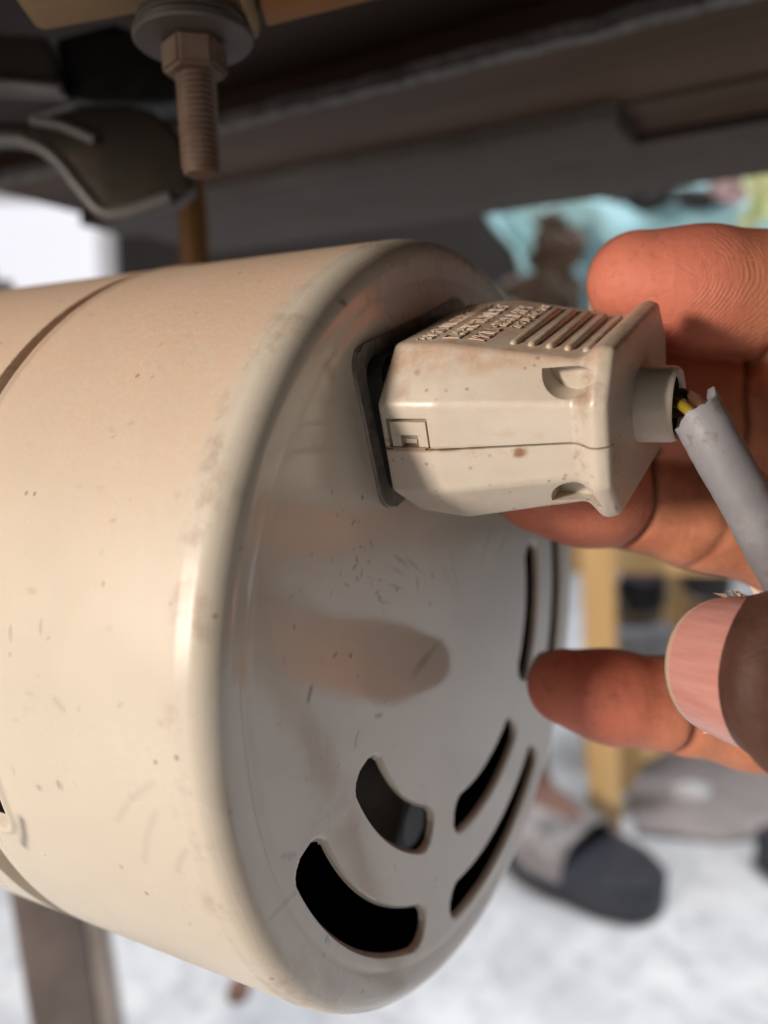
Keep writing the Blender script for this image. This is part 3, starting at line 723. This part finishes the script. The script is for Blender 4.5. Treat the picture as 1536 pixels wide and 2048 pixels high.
def finger_sdf(p, name):
    pts, rad = CH[name]; d = None
    for i in range(len(pts) - 1):
        s = seg(p, pts[i], pts[i + 1], rad[i], rad[i + 1])
        d = s if d is None else smin(d, s, .0035)
    if name in PADS:
        c = PADS[name]; r = rad[1] * .80
        ax = chain_dir(name, 1); q = p - c; l = q @ ax
        d = smin(d, (np.sqrt(np.maximum((q * q).sum(1) - l * l * .62, 0)) - r), .004)
    for j, dep in CREASES[name]:
        ax = chain_dir(name, j); q = p - pts[j]
        l = q @ ax; side = -(q @ FW) if name != 'thumb' else -(q @ TN)
        c = q @ UP
        l = l + .0006 * np.sin(c * 400)
        msk = np.clip((side + .001) / .004, 0, 1)
        d = d + dep * .00085 * np.exp(-(l / .00055) ** 2) * msk + dep * .0006 * np.exp(-(l / .0025) ** 2) * msk
    if name == 'thumb':                                   # flattened nail bed with raised folds round it
        q = p - T_TIP; l = -(q @ TE); nn = q @ TN; w = q @ TW
        d = d - .0008 * np.exp(-((l - .0128 + .9 * np.abs(w) * 0) / .0016) ** 2) * np.clip((nn + .002) / .004, 0, 1)
    return d
def hand_sdf(p):
    p = np.asarray(p, float)
    d = None
    for n in ('index', 'middle', 'ring', 'little'):
        f = finger_sdf(p, n); d = f if d is None else smin(d, f, .0012)
    q = p - PALM_C; x = q @ RX; y = q @ UP; z = q @ FW
    z = z + 0.9 * x * 0.06
    e = np.sqrt(np.maximum(np.abs(x) - .033, 0) ** 2 + np.maximum(np.abs(y + 0.002) - .024, 0) ** 2 + np.maximum(np.abs(z) - .003, 0) ** 2) - .0125
    d = smin(d, e, .010)
    d = smin(d, finger_sdf(p, 'thumb'), .007)
    d = smin(d, seg(p, P(2950, 1030, .119), WR + RX * .03, .021, .026), .02)
    d = smin(d, seg(p, WR, ELB, .026, .036), .015)
    return d
HL = np.array([.018, .044, EYE[2] - .150]); HH = np.array([.345, .215, EYE[2] + .062])
hv, hf = grow(hand_sdf, HL, HH, .00062)
def hand_attributes(v):
    n = len(v); best = np.full(n, 1e9); pal = np.full(n, .9); crease = np.zeros(n); ridge = np.zeros(n); rwt = np.zeros(n); blush = np.zeros(n)
    for name in CH:
        pts, rad = CH[name]; dmin = np.full(n, 1e9); ax_p = np.zeros((n, 3)); along = np.zeros(n); acc = 0
        for i in range(len(pts) - 1):
            ab = pts[i + 1] - pts[i]; L = np.linalg.norm(ab); t = np.clip(((v - pts[i]) @ ab) / L ** 2, 0, 1)
            c = pts[i] + t[:, None] * ab; dd = np.linalg.norm(v - c, axis=1) - (rad[i] + t * (rad[i + 1] - rad[i]))
            m = dd < dmin; dmin = np.where(m, dd, dmin); ax_p[m] = c[m]; along = np.where(m, acc + t * L, along); acc += L
        q = v - ax_p; ql = np.linalg.norm(q, axis=1) + 1e-9
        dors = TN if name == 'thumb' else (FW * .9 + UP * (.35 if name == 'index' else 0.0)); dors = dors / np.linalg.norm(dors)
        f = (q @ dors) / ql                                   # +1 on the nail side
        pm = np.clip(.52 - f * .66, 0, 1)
        m = dmin < best; best = np.where(m, dmin, best); pal = np.where(m, pm, pal)
        cr = np.zeros(n)
        for j, dep in CREASES[name]:
            ax = chain_dir(name, j); l = (v - pts[j]) @ ax; l = l + .0006 * np.sin(((v - pts[j]) @ UP) * 400)
            cr = np.maximum(cr, dep * np.exp(-(l / .00062) ** 2) * np.clip(.3 - f, 0, 1))
        crease = np.where(m, np.clip(cr, 0, 1), crease)
        e1 = chain_dir(name, 1); e2 = np.cross(e1, FW); e2 /= np.linalg.norm(e2)
        if name in PADS:
            cc = PADS[name] - e1 * .004; s = (v - cc) @ e1; c2 = (v - cc) @ e2
            rr = np.sqrt((s * .8) ** 2 + (c2 * 1.0) ** 2) + .0012 * np.sin(s * 300 + c2 * 160)
            rr = np.where(s > 0, rr * .6 + .4 * (np.abs(c2) * .25 + s * .95), rr)
        else: rr = along
        ridge = np.where(m, rr, ridge); rwt = np.where(m, {'index': 1.0, 'middle': .5, 'ring': .45}.get(name, .12) * np.clip(1.0 - f * 1.6, 0, 1), rwt)
        bl = np.exp(-(along / .016) ** 2) * (1.25 if name in ('little', 'index') else .8)
        blush = np.where(m, bl * np.clip(.8 - f, 0, 1), blush)
    return dict(palmar=pal, crease=crease, ridge=ridge, ridge_weight=rwt, blush=np.clip(blush, 0, 1))
me = bpy.data.meshes.new("person"); me.from_pydata(hv.tolist(), [], hf.tolist()); me.update()
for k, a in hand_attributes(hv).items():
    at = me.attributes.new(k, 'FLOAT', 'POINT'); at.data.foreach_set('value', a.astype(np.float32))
me.shade_smooth()
person = link_mesh("person", me, M_SKIN); tag(person, "bare right hand reaching in to hold the cream plug between its fingers", "person")
sm_ = person.modifiers.new("smooth", 'SMOOTH'); sm_.factor = 0.5; sm_.iterations = 2
apply_mods(person); person.data.shade_smooth()

def make_nail(name, tip, e_tip, e_n, e_w, half, length, radius, lift):
    nu, nv = 22, 34; v = []; al = []; ac = []
    for i in range(nu + 1):
        u = i / nu
        for j in range(nv + 1):
            s = (j / nv) * 2 - 1
            ang = s * half
            base = -length * (1 - .16 * (1 - s * s) ** .5 * 1.0)          # cuticle line bows toward the knuckle
            cut = -length * .86 - length * .16 * math.sqrt(max(0, 1 - s * s))
            tipl = .0010 * math.sqrt(max(0, 1 - s * s)) - .0030 * (abs(s) ** 4)
            l = cut + (tipl - cut) * u
            r = radius + .00025 - .0012 * abs(s) ** 3 + .0003 * math.sin(math.pi * u) + (-.0004 if u < .06 else 0)
            v.append(tip + e_tip * l + r * (math.cos(ang) * e_n + math.sin(ang) * e_w) - e_n * lift); al.append(u); ac.append(s)
    f = [(i * (nv + 1) + j, i * (nv + 1) + j + 1, (i + 1) * (nv + 1) + j + 1, (i + 1) * (nv + 1) + j) for i in range(nu) for j in range(nv)]
    me = bpy.data.meshes.new(name); me.from_pydata([tuple(p) for p in v], [], f); me.update()
    for k, a in (("along", al), ("across", ac)):
        at = me.attributes.new(k, 'FLOAT', 'POINT'); at.data.foreach_set('value', np.array(a, np.float32))
    o = link_mesh(name, me, M_NAIL, person); me.shade_smooth()
    sol = o.modifiers.new("thick", 'SOLIDIFY'); sol.thickness = .0005; sol.offset = 0
    apply_mods(o); o.data.shade_smooth(); return o
tn = make_nail("thumbnail", T_TIP, TE, TN, TW, math.radians(72), .0125, .0101, .0012); tn["label"] = "pink thumbnail with a dry rim of skin"
for nm in ('index', 'middle', 'ring', 'little'):
    pts, rad = CH[nm]; e1 = -chain_dir(nm, 1); dn = FW - e1 * (FW @ e1); dn /= np.linalg.norm(dn)
    make_nail("fingernail", pts[0] + e1 * rad[0] * .55, e1, dn, np.cross(e1, dn), math.radians(62), rad[1] * 1.25, rad[0] * 1.02, 0)
# unseen dark cloth on the forearm, added to darken the cover's reflection
sl = [WR + (ELB - WR) * t for t in (.30, .30, .34, .5, .7, .9, 1.1)]
tube("added_sleeve", sl, [.034, .041, .043, .045, .048, .052, .055], cloth_material("added_sleeve_cloth", (0.035, 0.03, 0.03)), person, 32, False)
# dry flakes on the thumb's nail folds
bm = bmesh.new(); fr_ = random.Random(5)
for k in range(26):
    top = k < 15
    ang = math.radians(fr_.uniform(62, 88) if top else -fr_.uniform(55, 100)); l = fr_.uniform(-.0085, .0004) if top else fr_.uniform(-.010, .0012)
    c = T_TIP + TE * l + .0097 * (math.cos(ang) * TN + math.sin(ang) * (TW if (TW @ UP) > 0 else -TW)) - TN * .0010
    vs = [bm.verts.new(Vector(c + np.array([fr_.gauss(0, .00045) for _ in range(3)]))) for _ in range(4)]
    bmesh.ops.convex_hull(bm, input=vs)
M_FLAKE = simple("dry_skin", (0.72, 0.50, 0.38), 0.7, var=0.15, bump=0)
fl = bm_obj("dry_skin_flakes", bm, M_FLAKE, person); fl["kind"] = "stuff"

# ------------------------------------------------------------------ sewing table above the motor
AXT = np.array([-0.85473073, 0.51907165, 0.0]); TT = np.array([0.51907165, 0.85473073, 0.0])
TBL_M = Matrix(((AXT[0], TT[0], 0, EYE[0]), (AXT[1], TT[1], 0, EYE[1]), (0, 0, 1, EYE[2]), (0, 0, 0, 1)))
SCUT = 0.345
table = empty("work_table", mat=TBL_M)
tag(table, "dark brown work table whose stepped underside spans the top of the view", "table")
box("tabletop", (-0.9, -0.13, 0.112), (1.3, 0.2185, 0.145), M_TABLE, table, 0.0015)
box("shade_board", (-0.9, -0.15, 0.071), (1.3, -0.1303, 0.145), M_TABLE, table, 0.0015)  # unseen board added to shade the bolt and bracket from the lamp
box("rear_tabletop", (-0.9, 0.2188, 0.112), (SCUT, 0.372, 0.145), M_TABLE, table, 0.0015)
bm = bmesh.new()                                        # stepped board with a chipped lower arris
nseg = 90; prev = None
jj = [0.0012 * noise.noise(Vector((k * .55, 3, 1))) + 0.0009 * noise.noise(Vector((k * 1.7, 1, 5))) for k in range(nseg + 1)]
cols = []
for k in range(nseg + 1):
    x = -0.35 + (SCUT + 0.35) * k / nseg
    cols.append([bm.verts.new((x, y, z)) for y, z in ((0.2185 + jj[k], 0.1115), (0.2185 + jj[k] * 1.4, 0.1022), (0.2205 + jj[k], 0.0998), (0.268, 0.0998), (0.268, 0.1115))])
for a, b in zip(cols, cols[1:]):
    for m in range(5): bm.faces.new((a[m], a[(m + 1) % 5], b[(m + 1) % 5], b[m]))
bm.faces.new(cols[0]); bm.faces.new(cols[-1][::-1])
lb = bm_obj("lower_board", bm, M_TABLE2, table, 30)
bm = bmesh.new(); cols = []
for k in range(nseg + 1):
    x = -0.35 + (SCUT + 0.35) * k / nseg; q = jj[(k * 7) % nseg] * .8
    cols.append([bm.verts.new((x, y, z)) for y, z in ((0.2176 + jj[k] * 1.1, 0.1045 + q), (0.2178 + jj[k] * 1.2, 0.1005 + q), (0.2200 + jj[k], 0.0992), (0.2202 + jj[k], 0.1040))])
for a, b in zip(cols, cols[1:]):
    for m in range(4): bm.faces.new((a[m], a[(m + 1) % 4], b[(m + 1) % 4], b[m]))
bm.faces.new(cols[0]); bm.faces.new(cols[-1][::-1])
bm_obj("chipped_edge", bm, M_EDGE, table, 30)
box("metal_rail", (0.074, 0.2685, 0.0935), (SCUT, 0.300, 0.1118), M_RAIL, table, 0.0012)
M_LITSTRIP = cast_metal("lit_zinc_strip", (0.22, 0.205, 0.19), 0.7, 0.0)  # paler near face of the rail, bounce light put into its colour
box("lit_rail_strip", (0.0735, 0.2672, 0.0940), (0.285, 0.2683, 0.1085), M_LITSTRIP, table, 0.0004)
box("far_board", (-0.35, 0.3003, 0.0960), (SCUT, 0.366, 0.1118), M_RAIL, table, 0.0015)
box("near_board", (-0.35, 0.2687, 0.0990), (0.0738, 0.300, 0.1118), M_TABLE2, table, 0.0012)
# dusty wooden cleat and the golden edge strip above the bolt
extrude_px("wooden_cleat", [(40, -428), (527, -428), (522, 78), (505, 92), (498, 52), (330, 22), (92, 66), (72, 60)], 0.139, -0.020, M_BLOCKWOOD, None, 0.0012)
bpy.data.objects["wooden_cleat"].parent = table; bpy.data.objects["wooden_cleat"].matrix_parent_inverse = TBL_M.inverted()
g = extrude_px("golden_edge_strip", [(530, -430), (1300, -430), (1300, -150), (775, -2), (560, 52), (531, 60)], 0.138, -0.014, M_GOLDWOOD, table, 0.001); g.matrix_parent_inverse = TBL_M.inverted()
# taupe steel leg of the table, lower left
lg = box("table_leg", (-0.022, -0.022, -0.02), (0.022, 0.022, 0.66), M_LEG, table, 0.004)
b0 = G(90, 2550, 0.0); lg.parent = None
leg_M = Matrix.Translation(Vector((-0.216, 0.50, 0.02))) @ Matrix.Rotation(math.radians(-5.0), 4, 'Y')
lg.data.transform(Matrix.Rotation(math.radians(20), 4, 'Z'))
lg.parent = table; lg.matrix_parent_inverse = TBL_M.inverted(); lg.matrix_basis = leg_M
le = box("leg_edge_strip", (0.0222, -0.0225, -0.02), (0.0345, 0.020, 0.62), M_LEGEDGE, table, 0.002)  # strip lighter than the leg beside it
le.data.transform(Matrix.Rotation(math.radians(20), 4, 'Z')); le.matrix_parent_inverse = TBL_M.inverted(); le.matrix_basis = leg_M

# ------------------------------------------------------------------ bolt with nut and washer
bolt_top, bolt_end = P(383, 20, 0.1350), P(404, 350, 0.1385)
bolt = empty("bolt", loc=bolt_end); tag(bolt, "rusty threaded bolt hanging down with nut and round washer", "bolt")
ax = (bolt_top - bolt_end); LB = np.linalg.norm(ax); ax /= LB
BM = Vector(ax).to_track_quat('Z', 'Y').to_matrix().to_4x4()
def thread(r, L, pitch, dep, n=28):
    nz = int(L / pitch * 8); v = []; f = []
    for i in range(nz + 1):
        z = L * i / nz
        for k in range(n):
            ph = (z / pitch - k / n) % 1.0; tri = abs(ph * 2 - 1)
            rr = r - dep * tri
            if z < 0.0008: rr -= 0.0003
            v.append((rr * math.cos(2 * math.pi * k / n), rr * math.sin(2 * math.pi * k / n), z))
    for i in range(nz):
        for k in range(n): f.append((i * n + k, i * n + (k + 1) % n, (i + 1) * n + (k + 1) % n, (i + 1) * n + k))
    f.append(tuple(range(n))[::-1]); return v, f
v_, f_ = thread(0.0036, LB, 0.00100, 0.00055)
o = mesh_from("threaded_shank", v_, f_, M_RUST, bolt, 35); o.data.transform(BM)
bm = bmesh.new(); bmesh.ops.create_cone(bm, segments=6, radius1=0.0059, radius2=0.0059, depth=0.0053, cap_ends=True)
bmesh.ops.bevel(bm, geom=bm.edges[:], offset=0.0006, segments=2, affect='EDGES')
bm.transform(BM @ Matrix.Translation((0, 0, LB - 0.0082)) @ Matrix.Rotation(0.35, 4, 'Z')); bm_obj("nut", bm, M_RUST, bolt, 35)
lathe("washer", [(0.0038, LB - 0.0055), (0.0100, LB - 0.0055), (0.0104, LB - 0.0051), (0.0104, LB - 0.0041), (0.0099, LB - 0.0037), (0.0038, LB - 0.0037)], M_ZINC, bolt, 48, BM, 35, True)
lathe("top_washer", [(0.0038, LB - 0.0035), (0.0094, LB - 0.0034), (0.0098, LB - 0.0030), (0.0094, LB - 0.0018), (0.0038, LB - 0.0017)], M_ZINC, bolt, 48, BM, 35, True)

# ------------------------------------------------------------------ grey cast bracket, black block, rod
br = empty("motor_bracket", loc=P(180, 300, 0.25)); bpy.context.view_layer.update(); bri = br.matrix_world.inverted()
tag(br, "curved grey cast bracket arm between the table and the motor", "bracket")
def into(o, root, inv): o.parent = root; o.data.transform(inv); return o
M_RIM = cast_metal("highlight_rim_metal", (0.24, 0.235, 0.23), 0.45, 0.3)  # rims paler than the arm: edge highlights painted into their colour
into(extrude_px("arm", [(-300, 285), (0, 276), (60, 284), (112, 318), (156, 372), (196, 420), (228, 436), (345, 404), (385, 380), (380, 300), (345, 250), (300, 214), (255, 204), (150, 204), (66, 240), (-300, 222)], 0.196, 0.007, M_CAST, None, 0.0022, 3), br, bri)
def rim(pts, d, r): into(tube("rim", bez([P(x, y, d) for x, y in pts], 6), r, M_RIM, None, 12), br, bri)
rim([(-300, 284), (0, 277), (58, 285), (112, 318), (156, 372), (196, 418), (226, 430)], 0.196, 0.0016)
rim([(224, 430), (270, 424), (342, 400)], 0.196, 0.0022)
rim([(150, 208), (98, 226), (66, 240), (120, 250), (190, 280)], 0.195, 0.0013)
into(extrude_px("mount_plate", [(-420, -66), (-250, -66), (-250, 300), (-420, 300)], 0.1965, 0.012, M_CAST, None, 0.0015), br, bri)
into(extrude_px("upper_flange", [(-300, 60), (40, 66), (92, 70), (122, 180), (-300, 160)], 0.198, 0.006, M_CAST, None, 0.001), br, bri)
rim([(-80, 160), (20, 168), (122, 178)], 0.196, 0.0013)
blk = extrude_px("rubber_bumper", [(104, 74), (230, 40), (262, 56), (320, 70), (352, 120), (352, 206), (190, 206), (128, 198)], 0.203, 0.010, M_NOSE, None, 0.002); tag(blk, "black rubber bumper tucked above the cast bracket behind the bolt", "bumper")
rod = tube("support_rod", [P(372, 300, 0.235), P(385, 420, 0.24), P(398, 640, 0.25)], [0.0046, 0.0046, 0.0046], M_BRASSROD, None, 16); tag(rod, "rusty orange upright rod blurred behind the hanging bolt", "rod")

# ------------------------------------------------------------------ bright panel seen at the far left
M_GLOW = bpy.data.materials.new("glowing_white_panel"); M_GLOW.use_nodes = True
_b = M_GLOW.node_tree.nodes["Principled BSDF"]; _b.inputs["Emission Color"].default_value = (0.93, 0.92, 1.0, 1); _b.inputs["Emission Strength"].default_value = 0.85  # glow added to make the unidentified white area bright
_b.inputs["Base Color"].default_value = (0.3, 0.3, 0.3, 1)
gpanel = empty("glow_panel", loc=(-1.9, 3.34, 0.9)); tag(gpanel, "glowing white panel in the gap left of the motor top", "glow_panel", kind='thing')
box("glow_face", (-0.70, 0.03, -0.52), (0.70, 0.04, 0.52), M_GLOW, gpanel)
bm = bmesh.new()
for lo, hi in (((-0.76, 0.0, -0.58), (0.76, 0.058, -0.5201)), ((-0.76, 0.0, 0.5201), (0.76, 0.058, 0.58)), ((-0.76, 0.0, -0.52), (-0.7001, 0.058, 0.52)), ((0.7001, 0.0, -0.52), (0.76, 0.058, 0.52))): add_box(bm, lo, hi)
bm_obj("frame", bm, M_PANEL, gpanel)

# ------------------------------------------------------------------ hanging fabrics at the right
def drape(name, x0, x1, y0, z0, z1, amp, waves, material, label, cat, seed, top_wob=0.03, th=0.004, ragged=0.0):
    nx, nz = 70, 40; v = []; f = []
    for i in range(nx + 1):
        for k in range(nz + 1):
            a = i / nx; b = k / nz
            x = x0 + (x1 - x0) * a; zt = z1 + top_wob * noise.noise(Vector((a * 4 + seed, 0, 0))); zb = z0 + ragged * noise.noise(Vector((a * 5 + seed, 7, 0)))
            z = zb + (zt - zb) * b
            y = y0 + amp * math.sin(a * waves * 2 * math.pi + 2 * noise.noise(Vector((a * 3, b * 2, seed)))) * (1.1 - .6 * b) + amp * 1.4 * noise.noise(Vector((a * 5, b * 4, seed + 3)))
            xr = x + ragged * noise.noise(Vector((b * 5, a * 2, seed + 9)))
            v.append((xr, y, z))
    for i in range(nx):
        for k in range(nz): f.append((i * (nz + 1) + k, (i + 1) * (nz + 1) + k, (i + 1) * (nz + 1) + k + 1, i * (nz + 1) + k + 1))
    o = mesh_from(name, v, f, material, None, None); s = o.modifiers.new("t", 'SOLIDIFY'); s.thickness = th
    apply_mods(o); o.data.shade_smooth(); return tag(o, label, cat)
def at(px, py, Y):
    r = FW + RX * (px - CX) / FPX - UP * (py - CY) / FPX; return EYE + r * (Y / r[1])
a = at(985, 1000, .95); b = at(1750, 420, .95)
drape("teal_cloth", a[0], b[0], .95, EYE[2] - .03, at(1300, 395, .95)[2], .022, 5, M_TEAL, "pale teal cloth hanging in soft folds behind the hand", "cloth", 1.3, 0.03, 0.004, 0.05)
a = at(1060, 640, .88); b = at(1165, 425, .88)
drape("brown_cloth", at(1052, 600, .88)[0], at(1140, 600, .88)[0], .88, at(0, 660, .88)[2], at(0, 430, .88)[2], .012, 1.5, M_BROWNCLOTH, "ragged dark brown cloth strip hanging in front of the teal cloth", "cloth", 4.1, 0.02, .004, .045)
drape("black_cloth", at(1235, 420, .90)[0], at(1470, 420, .90)[0], .90, at(0, 412, .90)[2], at(0, 380, .90)[2], .006, 2, M_BLACKCLOTH, "thin black cloth fold lying along the top of the teal cloth", "cloth", 6.0, 0.01, .004, .012)
drape("pink_cloth", at(1440, 360, .88)[0], at(1530, 360, .88)[0], .88, at(0, 372, .88)[2], at(0, 322, .88)[2], .010, 1.3, M_PINK, "small pink cloth bundle beside the lime cloth", "cloth", 8.0, 0.02, .012, .02)
drape("lime_cloth", at(1495, 380, .85)[0], at(1640, 380, .85)[0], .85, at(0, 446, .85)[2], at(0, 296, .85)[2], .012, 1.5, M_LIME, "pale lime green cloth corner hanging at the right edge", "cloth", 9.2, 0.03, .004, .015)

# ------------------------------------------------------------------ wooden stool and things by it
stool = empty("stool", loc=(G(1215, 1665)[0] + .12, G(1215, 1665)[1] + .12, 0)); bpy.context.view_layer.update(); sti = stool.matrix_world.inverted()
tag(stool, "pale orange wooden stool standing blurred behind the fingers", "stool")
f0 = G(1212, 1668)
def stick(name, a, b, w, mat_):
    a = Vector(a); b = Vector(b); L = (b - a).length; bm = bmesh.new(); add_box(bm, (-w[0], -w[1], 0), (w[0], w[1], L))
    bmesh.ops.bevel(bm, geom=bm.edges[:], offset=.003, segments=2, affect='EDGES')
    bm.transform(sti @ Matrix.Translation(a) @ (b - a).to_track_quat('Z', 'Y').to_matrix().to_4x4()); return bm_obj(name, bm, mat_, stool, 40)
top_z = 0.50
tA = at(1190, 960, f0[1] + .01)
stick("leg", (f0[0], f0[1], 0), (tA[0], tA[1], top_z), (.020, .020), M_STOOL)
q1 = at(1345, 1120, f0[1] + .30); stick("leg", (q1[0] + .02, q1[1], 0), (q1[0], q1[1], top_z), (.019, .019), M_STOOL)
q2 = (f0[0] + .36, f0[1] + .01); stick("leg", (q2[0] + .02, q2[1], 0), (q2[0], q2[1], top_z), (.019, .019), M_STOOL)
q3 = (q1[0] + .36, q1[1]); stick("leg", (q3[0] + .02, q3[1], 0), (q3[0], q3[1], top_z), (.019, .019), M_STOOL)
gu = extrude_px("gusset", [(1160, 1425), (1400, 1425), (1350, 1492), (1285, 1530), (1262, 1585), (1186, 1585), (1176, 1510)], 1.062, 0.024, M_STOOL, None, 0.003); gu.parent = stool; gu.data.transform(sti)
stick("seat", (f0[0] - .035, f0[1] + .14, top_z + .016), (f0[0] + .45, f0[1] + .14, top_z + .016), (.015, .19), M_STOOL)
# items glimpsed between the fingers
def blob(name, c, size, material, label, cat, seed):
    bm = bmesh.new(); bmesh.ops.create_icosphere(bm, subdivisions=4, radius=1)
    for v in bm.verts:
        k = 1 + .22 * noise.noise(v.co * 1.4 + Vector((seed, 0, 0))) + .08 * noise.noise(v.co * 4 + Vector((0, seed, 0)))
        v.co = Vector((v.co.x * size[0] * k, v.co.y * size[1] * k, max(-.8, v.co.z) * size[2] * k))
    bm.transform(Matrix.Translation(c)); o = bm_obj(name, bm, material, None, 180); return tag(o, label, cat)
blob("cloth_bundle", Vector(at(1278, 1120, f0[1] + .22)), (.034, .04, .038), M_PURPLE, "purple grey cloth bundle between the stool legs", "cloth", 2.0)
blob("dark_bag", Vector(at(1285, 1175, f0[1] + .24)), (.04, .04, .045), M_BLACKCLOTH, "black bag hanging under the purple bundle by the stool", "bag", 5.0)
blob("dark_bag", Vector(at(1415, 1150, f0[1] + .26)), (.035, .04, .05), M_BLACKCLOTH, "dark bag right of the second stool leg", "bag", 7.0)
bx = at(1290, 1310, f0[1] + .16)
bc = box("carton", (bx[0] - .042, bx[1], bx[2] - .10), (bx[0] + .05, bx[1] + .07, bx[2] + .035), M_BLUEBOX, None, .003); tag(bc, "blue grey carton behind the stool leg under the fingers", "carton")
cr = box("wooden_crate_board", (at(1180, 1240, f0[1] + .45)[0], f0[1] + .44, 0.0), (at(1700, 1240, f0[1] + .45)[0], f0[1] + .47, at(1300, 1205, f0[1] + .44)[2]), M_DIMWOOD, None, .003); tag(cr, "dull brown wooden board standing on the floor behind the stool", "board")
mt = mesh_from("floor_patch", [], [], None); remove(mt)
c4 = [G(1245, 1560), G(1290, 1490), G(1950, 1470), G(1900, 1650), G(1440, 1690), G(1275, 1672)]
bm = bmesh.new(); vs = [bm.verts.new((p[0], p[1], .004)) for p in c4]; fcs = bm.faces.new(vs); r = bmesh.ops.extrude_face_region(bm, geom=[fcs])  # thin flat shape, darker than the floor around it
bmesh.ops.translate(bm, vec=(0, 0, .004), verts=[e for e in r['geom'] if isinstance(e, bmesh.types.BMVert)])
tag(bm_obj("floor_patch", bm, M_PATCH), "thin flat grey brown patch on the pale floor beside the stool", "sheet")
p0 = G(1385, 1590, .01)
blob("white_lump", Vector((p0[0], p0[1], .014)), (.030, .020, .012), M_STRAP2, "small white lump on the grey brown patch", "scrap", 3.3)
p0 = G(477, 1990)
blob("brown_scrap", Vector((p0[0], p0[1], .006)), (.011, .012, .009), M_SCRAP, "small brown scrap on the floor below the motor", "scrap", 1.1)

# ------------------------------------------------------------------ person in the background: lower leg and foot in a slide sandal
heel, toe = G(985, 1668), G(1318, 1838); fd = toe - heel; FL = np.linalg.norm(fd); fd /= FL; fs = np.array([fd[1], -fd[0], 0])
ank = heel + fd * .045 + np.array([0, 0, .085]); knee = at(1030, 1150, ank[1] + .02)
def leg_sdf(p):
    p = np.asarray(p, float)
    d = seg(p, heel + fd * .03 + np.array([0, 0, .066]), ank, .026, .030)
    d = smin(d, seg(p, ank, heel + fd * .12 + np.array([0, 0, .062]), .029, .020), .02)
    d = smin(d, seg(p, heel + fd * .10 + np.array([0, 0, .062]), heel + fd * .115 + np.array([0, 0, .058]), .020, .014), .02)
    for k in range(5):
        s = (k - 2) * .013; d = smin(d, seg(p, heel + fd * .105 + fs * s + np.array([0, 0, .055]), heel + fd * (.132 - .006 * abs(k - 3)) + fs * s * 1.05 + np.array([0, 0, .051]), .0085, .0068), .004)
    d = smin(d, seg(p, ank, ank + (knee - ank) * .6, .028, .046), .02)
    d = smin(d, seg(p, ank + (knee - ank) * .6, knee, .046, .048), .02)
    return d
lo = np.minimum(np.minimum(heel, toe), knee) - .06; hi = np.maximum(np.maximum(heel, toe), knee) + .08; lo[2] = .015
lv, lf = grow(leg_sdf, lo, hi, .004, 8)
me = bpy.data.meshes.new("person"); me.from_pydata(lv.tolist(), [], lf.tolist()); me.update(); me.shade_smooth()
M_SKIN2 = simple("brown_leg_skin", (0.20, 0.10, 0.078), 0.55, var=0.15, scale=25)
p2 = link_mesh("person", me, M_SKIN2); tag(p2, "person's lower leg and foot in a slide sandal on the pale floor", "person")
def sole_outline(L, W, n=28):
    pts = []
    for k in range(n):
        t = 2 * math.pi * k / n; x = math.cos(t); y = math.sin(t)
        w = W * (0.80 + 0.20 * (x * .5 + .5)); pts.append(((x * .5 + .5) * L, y * w * .5 * (abs(y) ** -.25 if abs(y) > .05 else 1)))
    return pts
def make_sandal(heel, fd, L, label, grp):
    fs = np.array([fd[1], -fd[0], 0]); o = empty("sandal", loc=heel); o.rotation_euler.z = math.atan2(fd[1], fd[0])
    tag(o, label, "sandal", grp)
    bm = bmesh.new(); pts = sole_outline(L, .125); lo = [bm.verts.new((x, y, .001)) for x, y in pts]; hi = [bm.verts.new((x * 1.01 - .001, y * 1.03, .042)) for x, y in pts]; m = len(pts)
    for k in range(m): bm.faces.new((lo[k], lo[(k + 1) % m], hi[(k + 1) % m], hi[k]))
    bm.faces.new(hi); bm.faces.new(lo[::-1]); bmesh.ops.bevel(bm, geom=bm.edges[:], offset=.003, segments=2, affect='EDGES'); bm_obj("sole", bm, M_NAVY, o, 50)
    v = []; f = []; nn = 20; xs = np.linspace(.34, .62, 7) * L
    for t_ in (0, 1):
        for i, x in enumerate(xs):
            for k in range(nn + 1):
                a = math.pi * k / nn; hgt = (.062 - .014 * (i / 6)) - .004 * t_; wd = .066 - .003 * t_ - .004 * abs(i - 3) / 3
                v.append((x, wd * math.cos(a), 0.026 + hgt * math.sin(a) ** .7))
    s_ = nn + 1
    for i in range(6):
        for k in range(nn):
            a = i * s_ + k; f.append((a, a + 1, a + s_ + 1, a + s_)); c = a + 7 * s_; f.append((c, c + s_, c + s_ + 1, c + 1))
    for k in range(nn): f.append((k, k + 7 * s_, k + 1 + 7 * s_, k + 1)); e_ = 6 * s_ + k; f.append((e_, e_ + 1, e_ + 1 + 7 * s_, e_ + 7 * s_))
    mesh_from("strap", v, f, M_STRAP, o, 60); return o
make_sandal(heel, fd, FL, "navy slide sandal with a wide light grey strap worn on the foot", "slide sandals on the floor")
h2 = G(1500, 1640); t2 = h2 + fd * FL
s2_toe = G(1505, 1740)
make_sandal(s2_toe + np.array([.012, .02, 0]), np.array([.8, -.6, 0]), FL, "dark slide sandal cut off by the right edge of the view", "slide sandals on the floor")
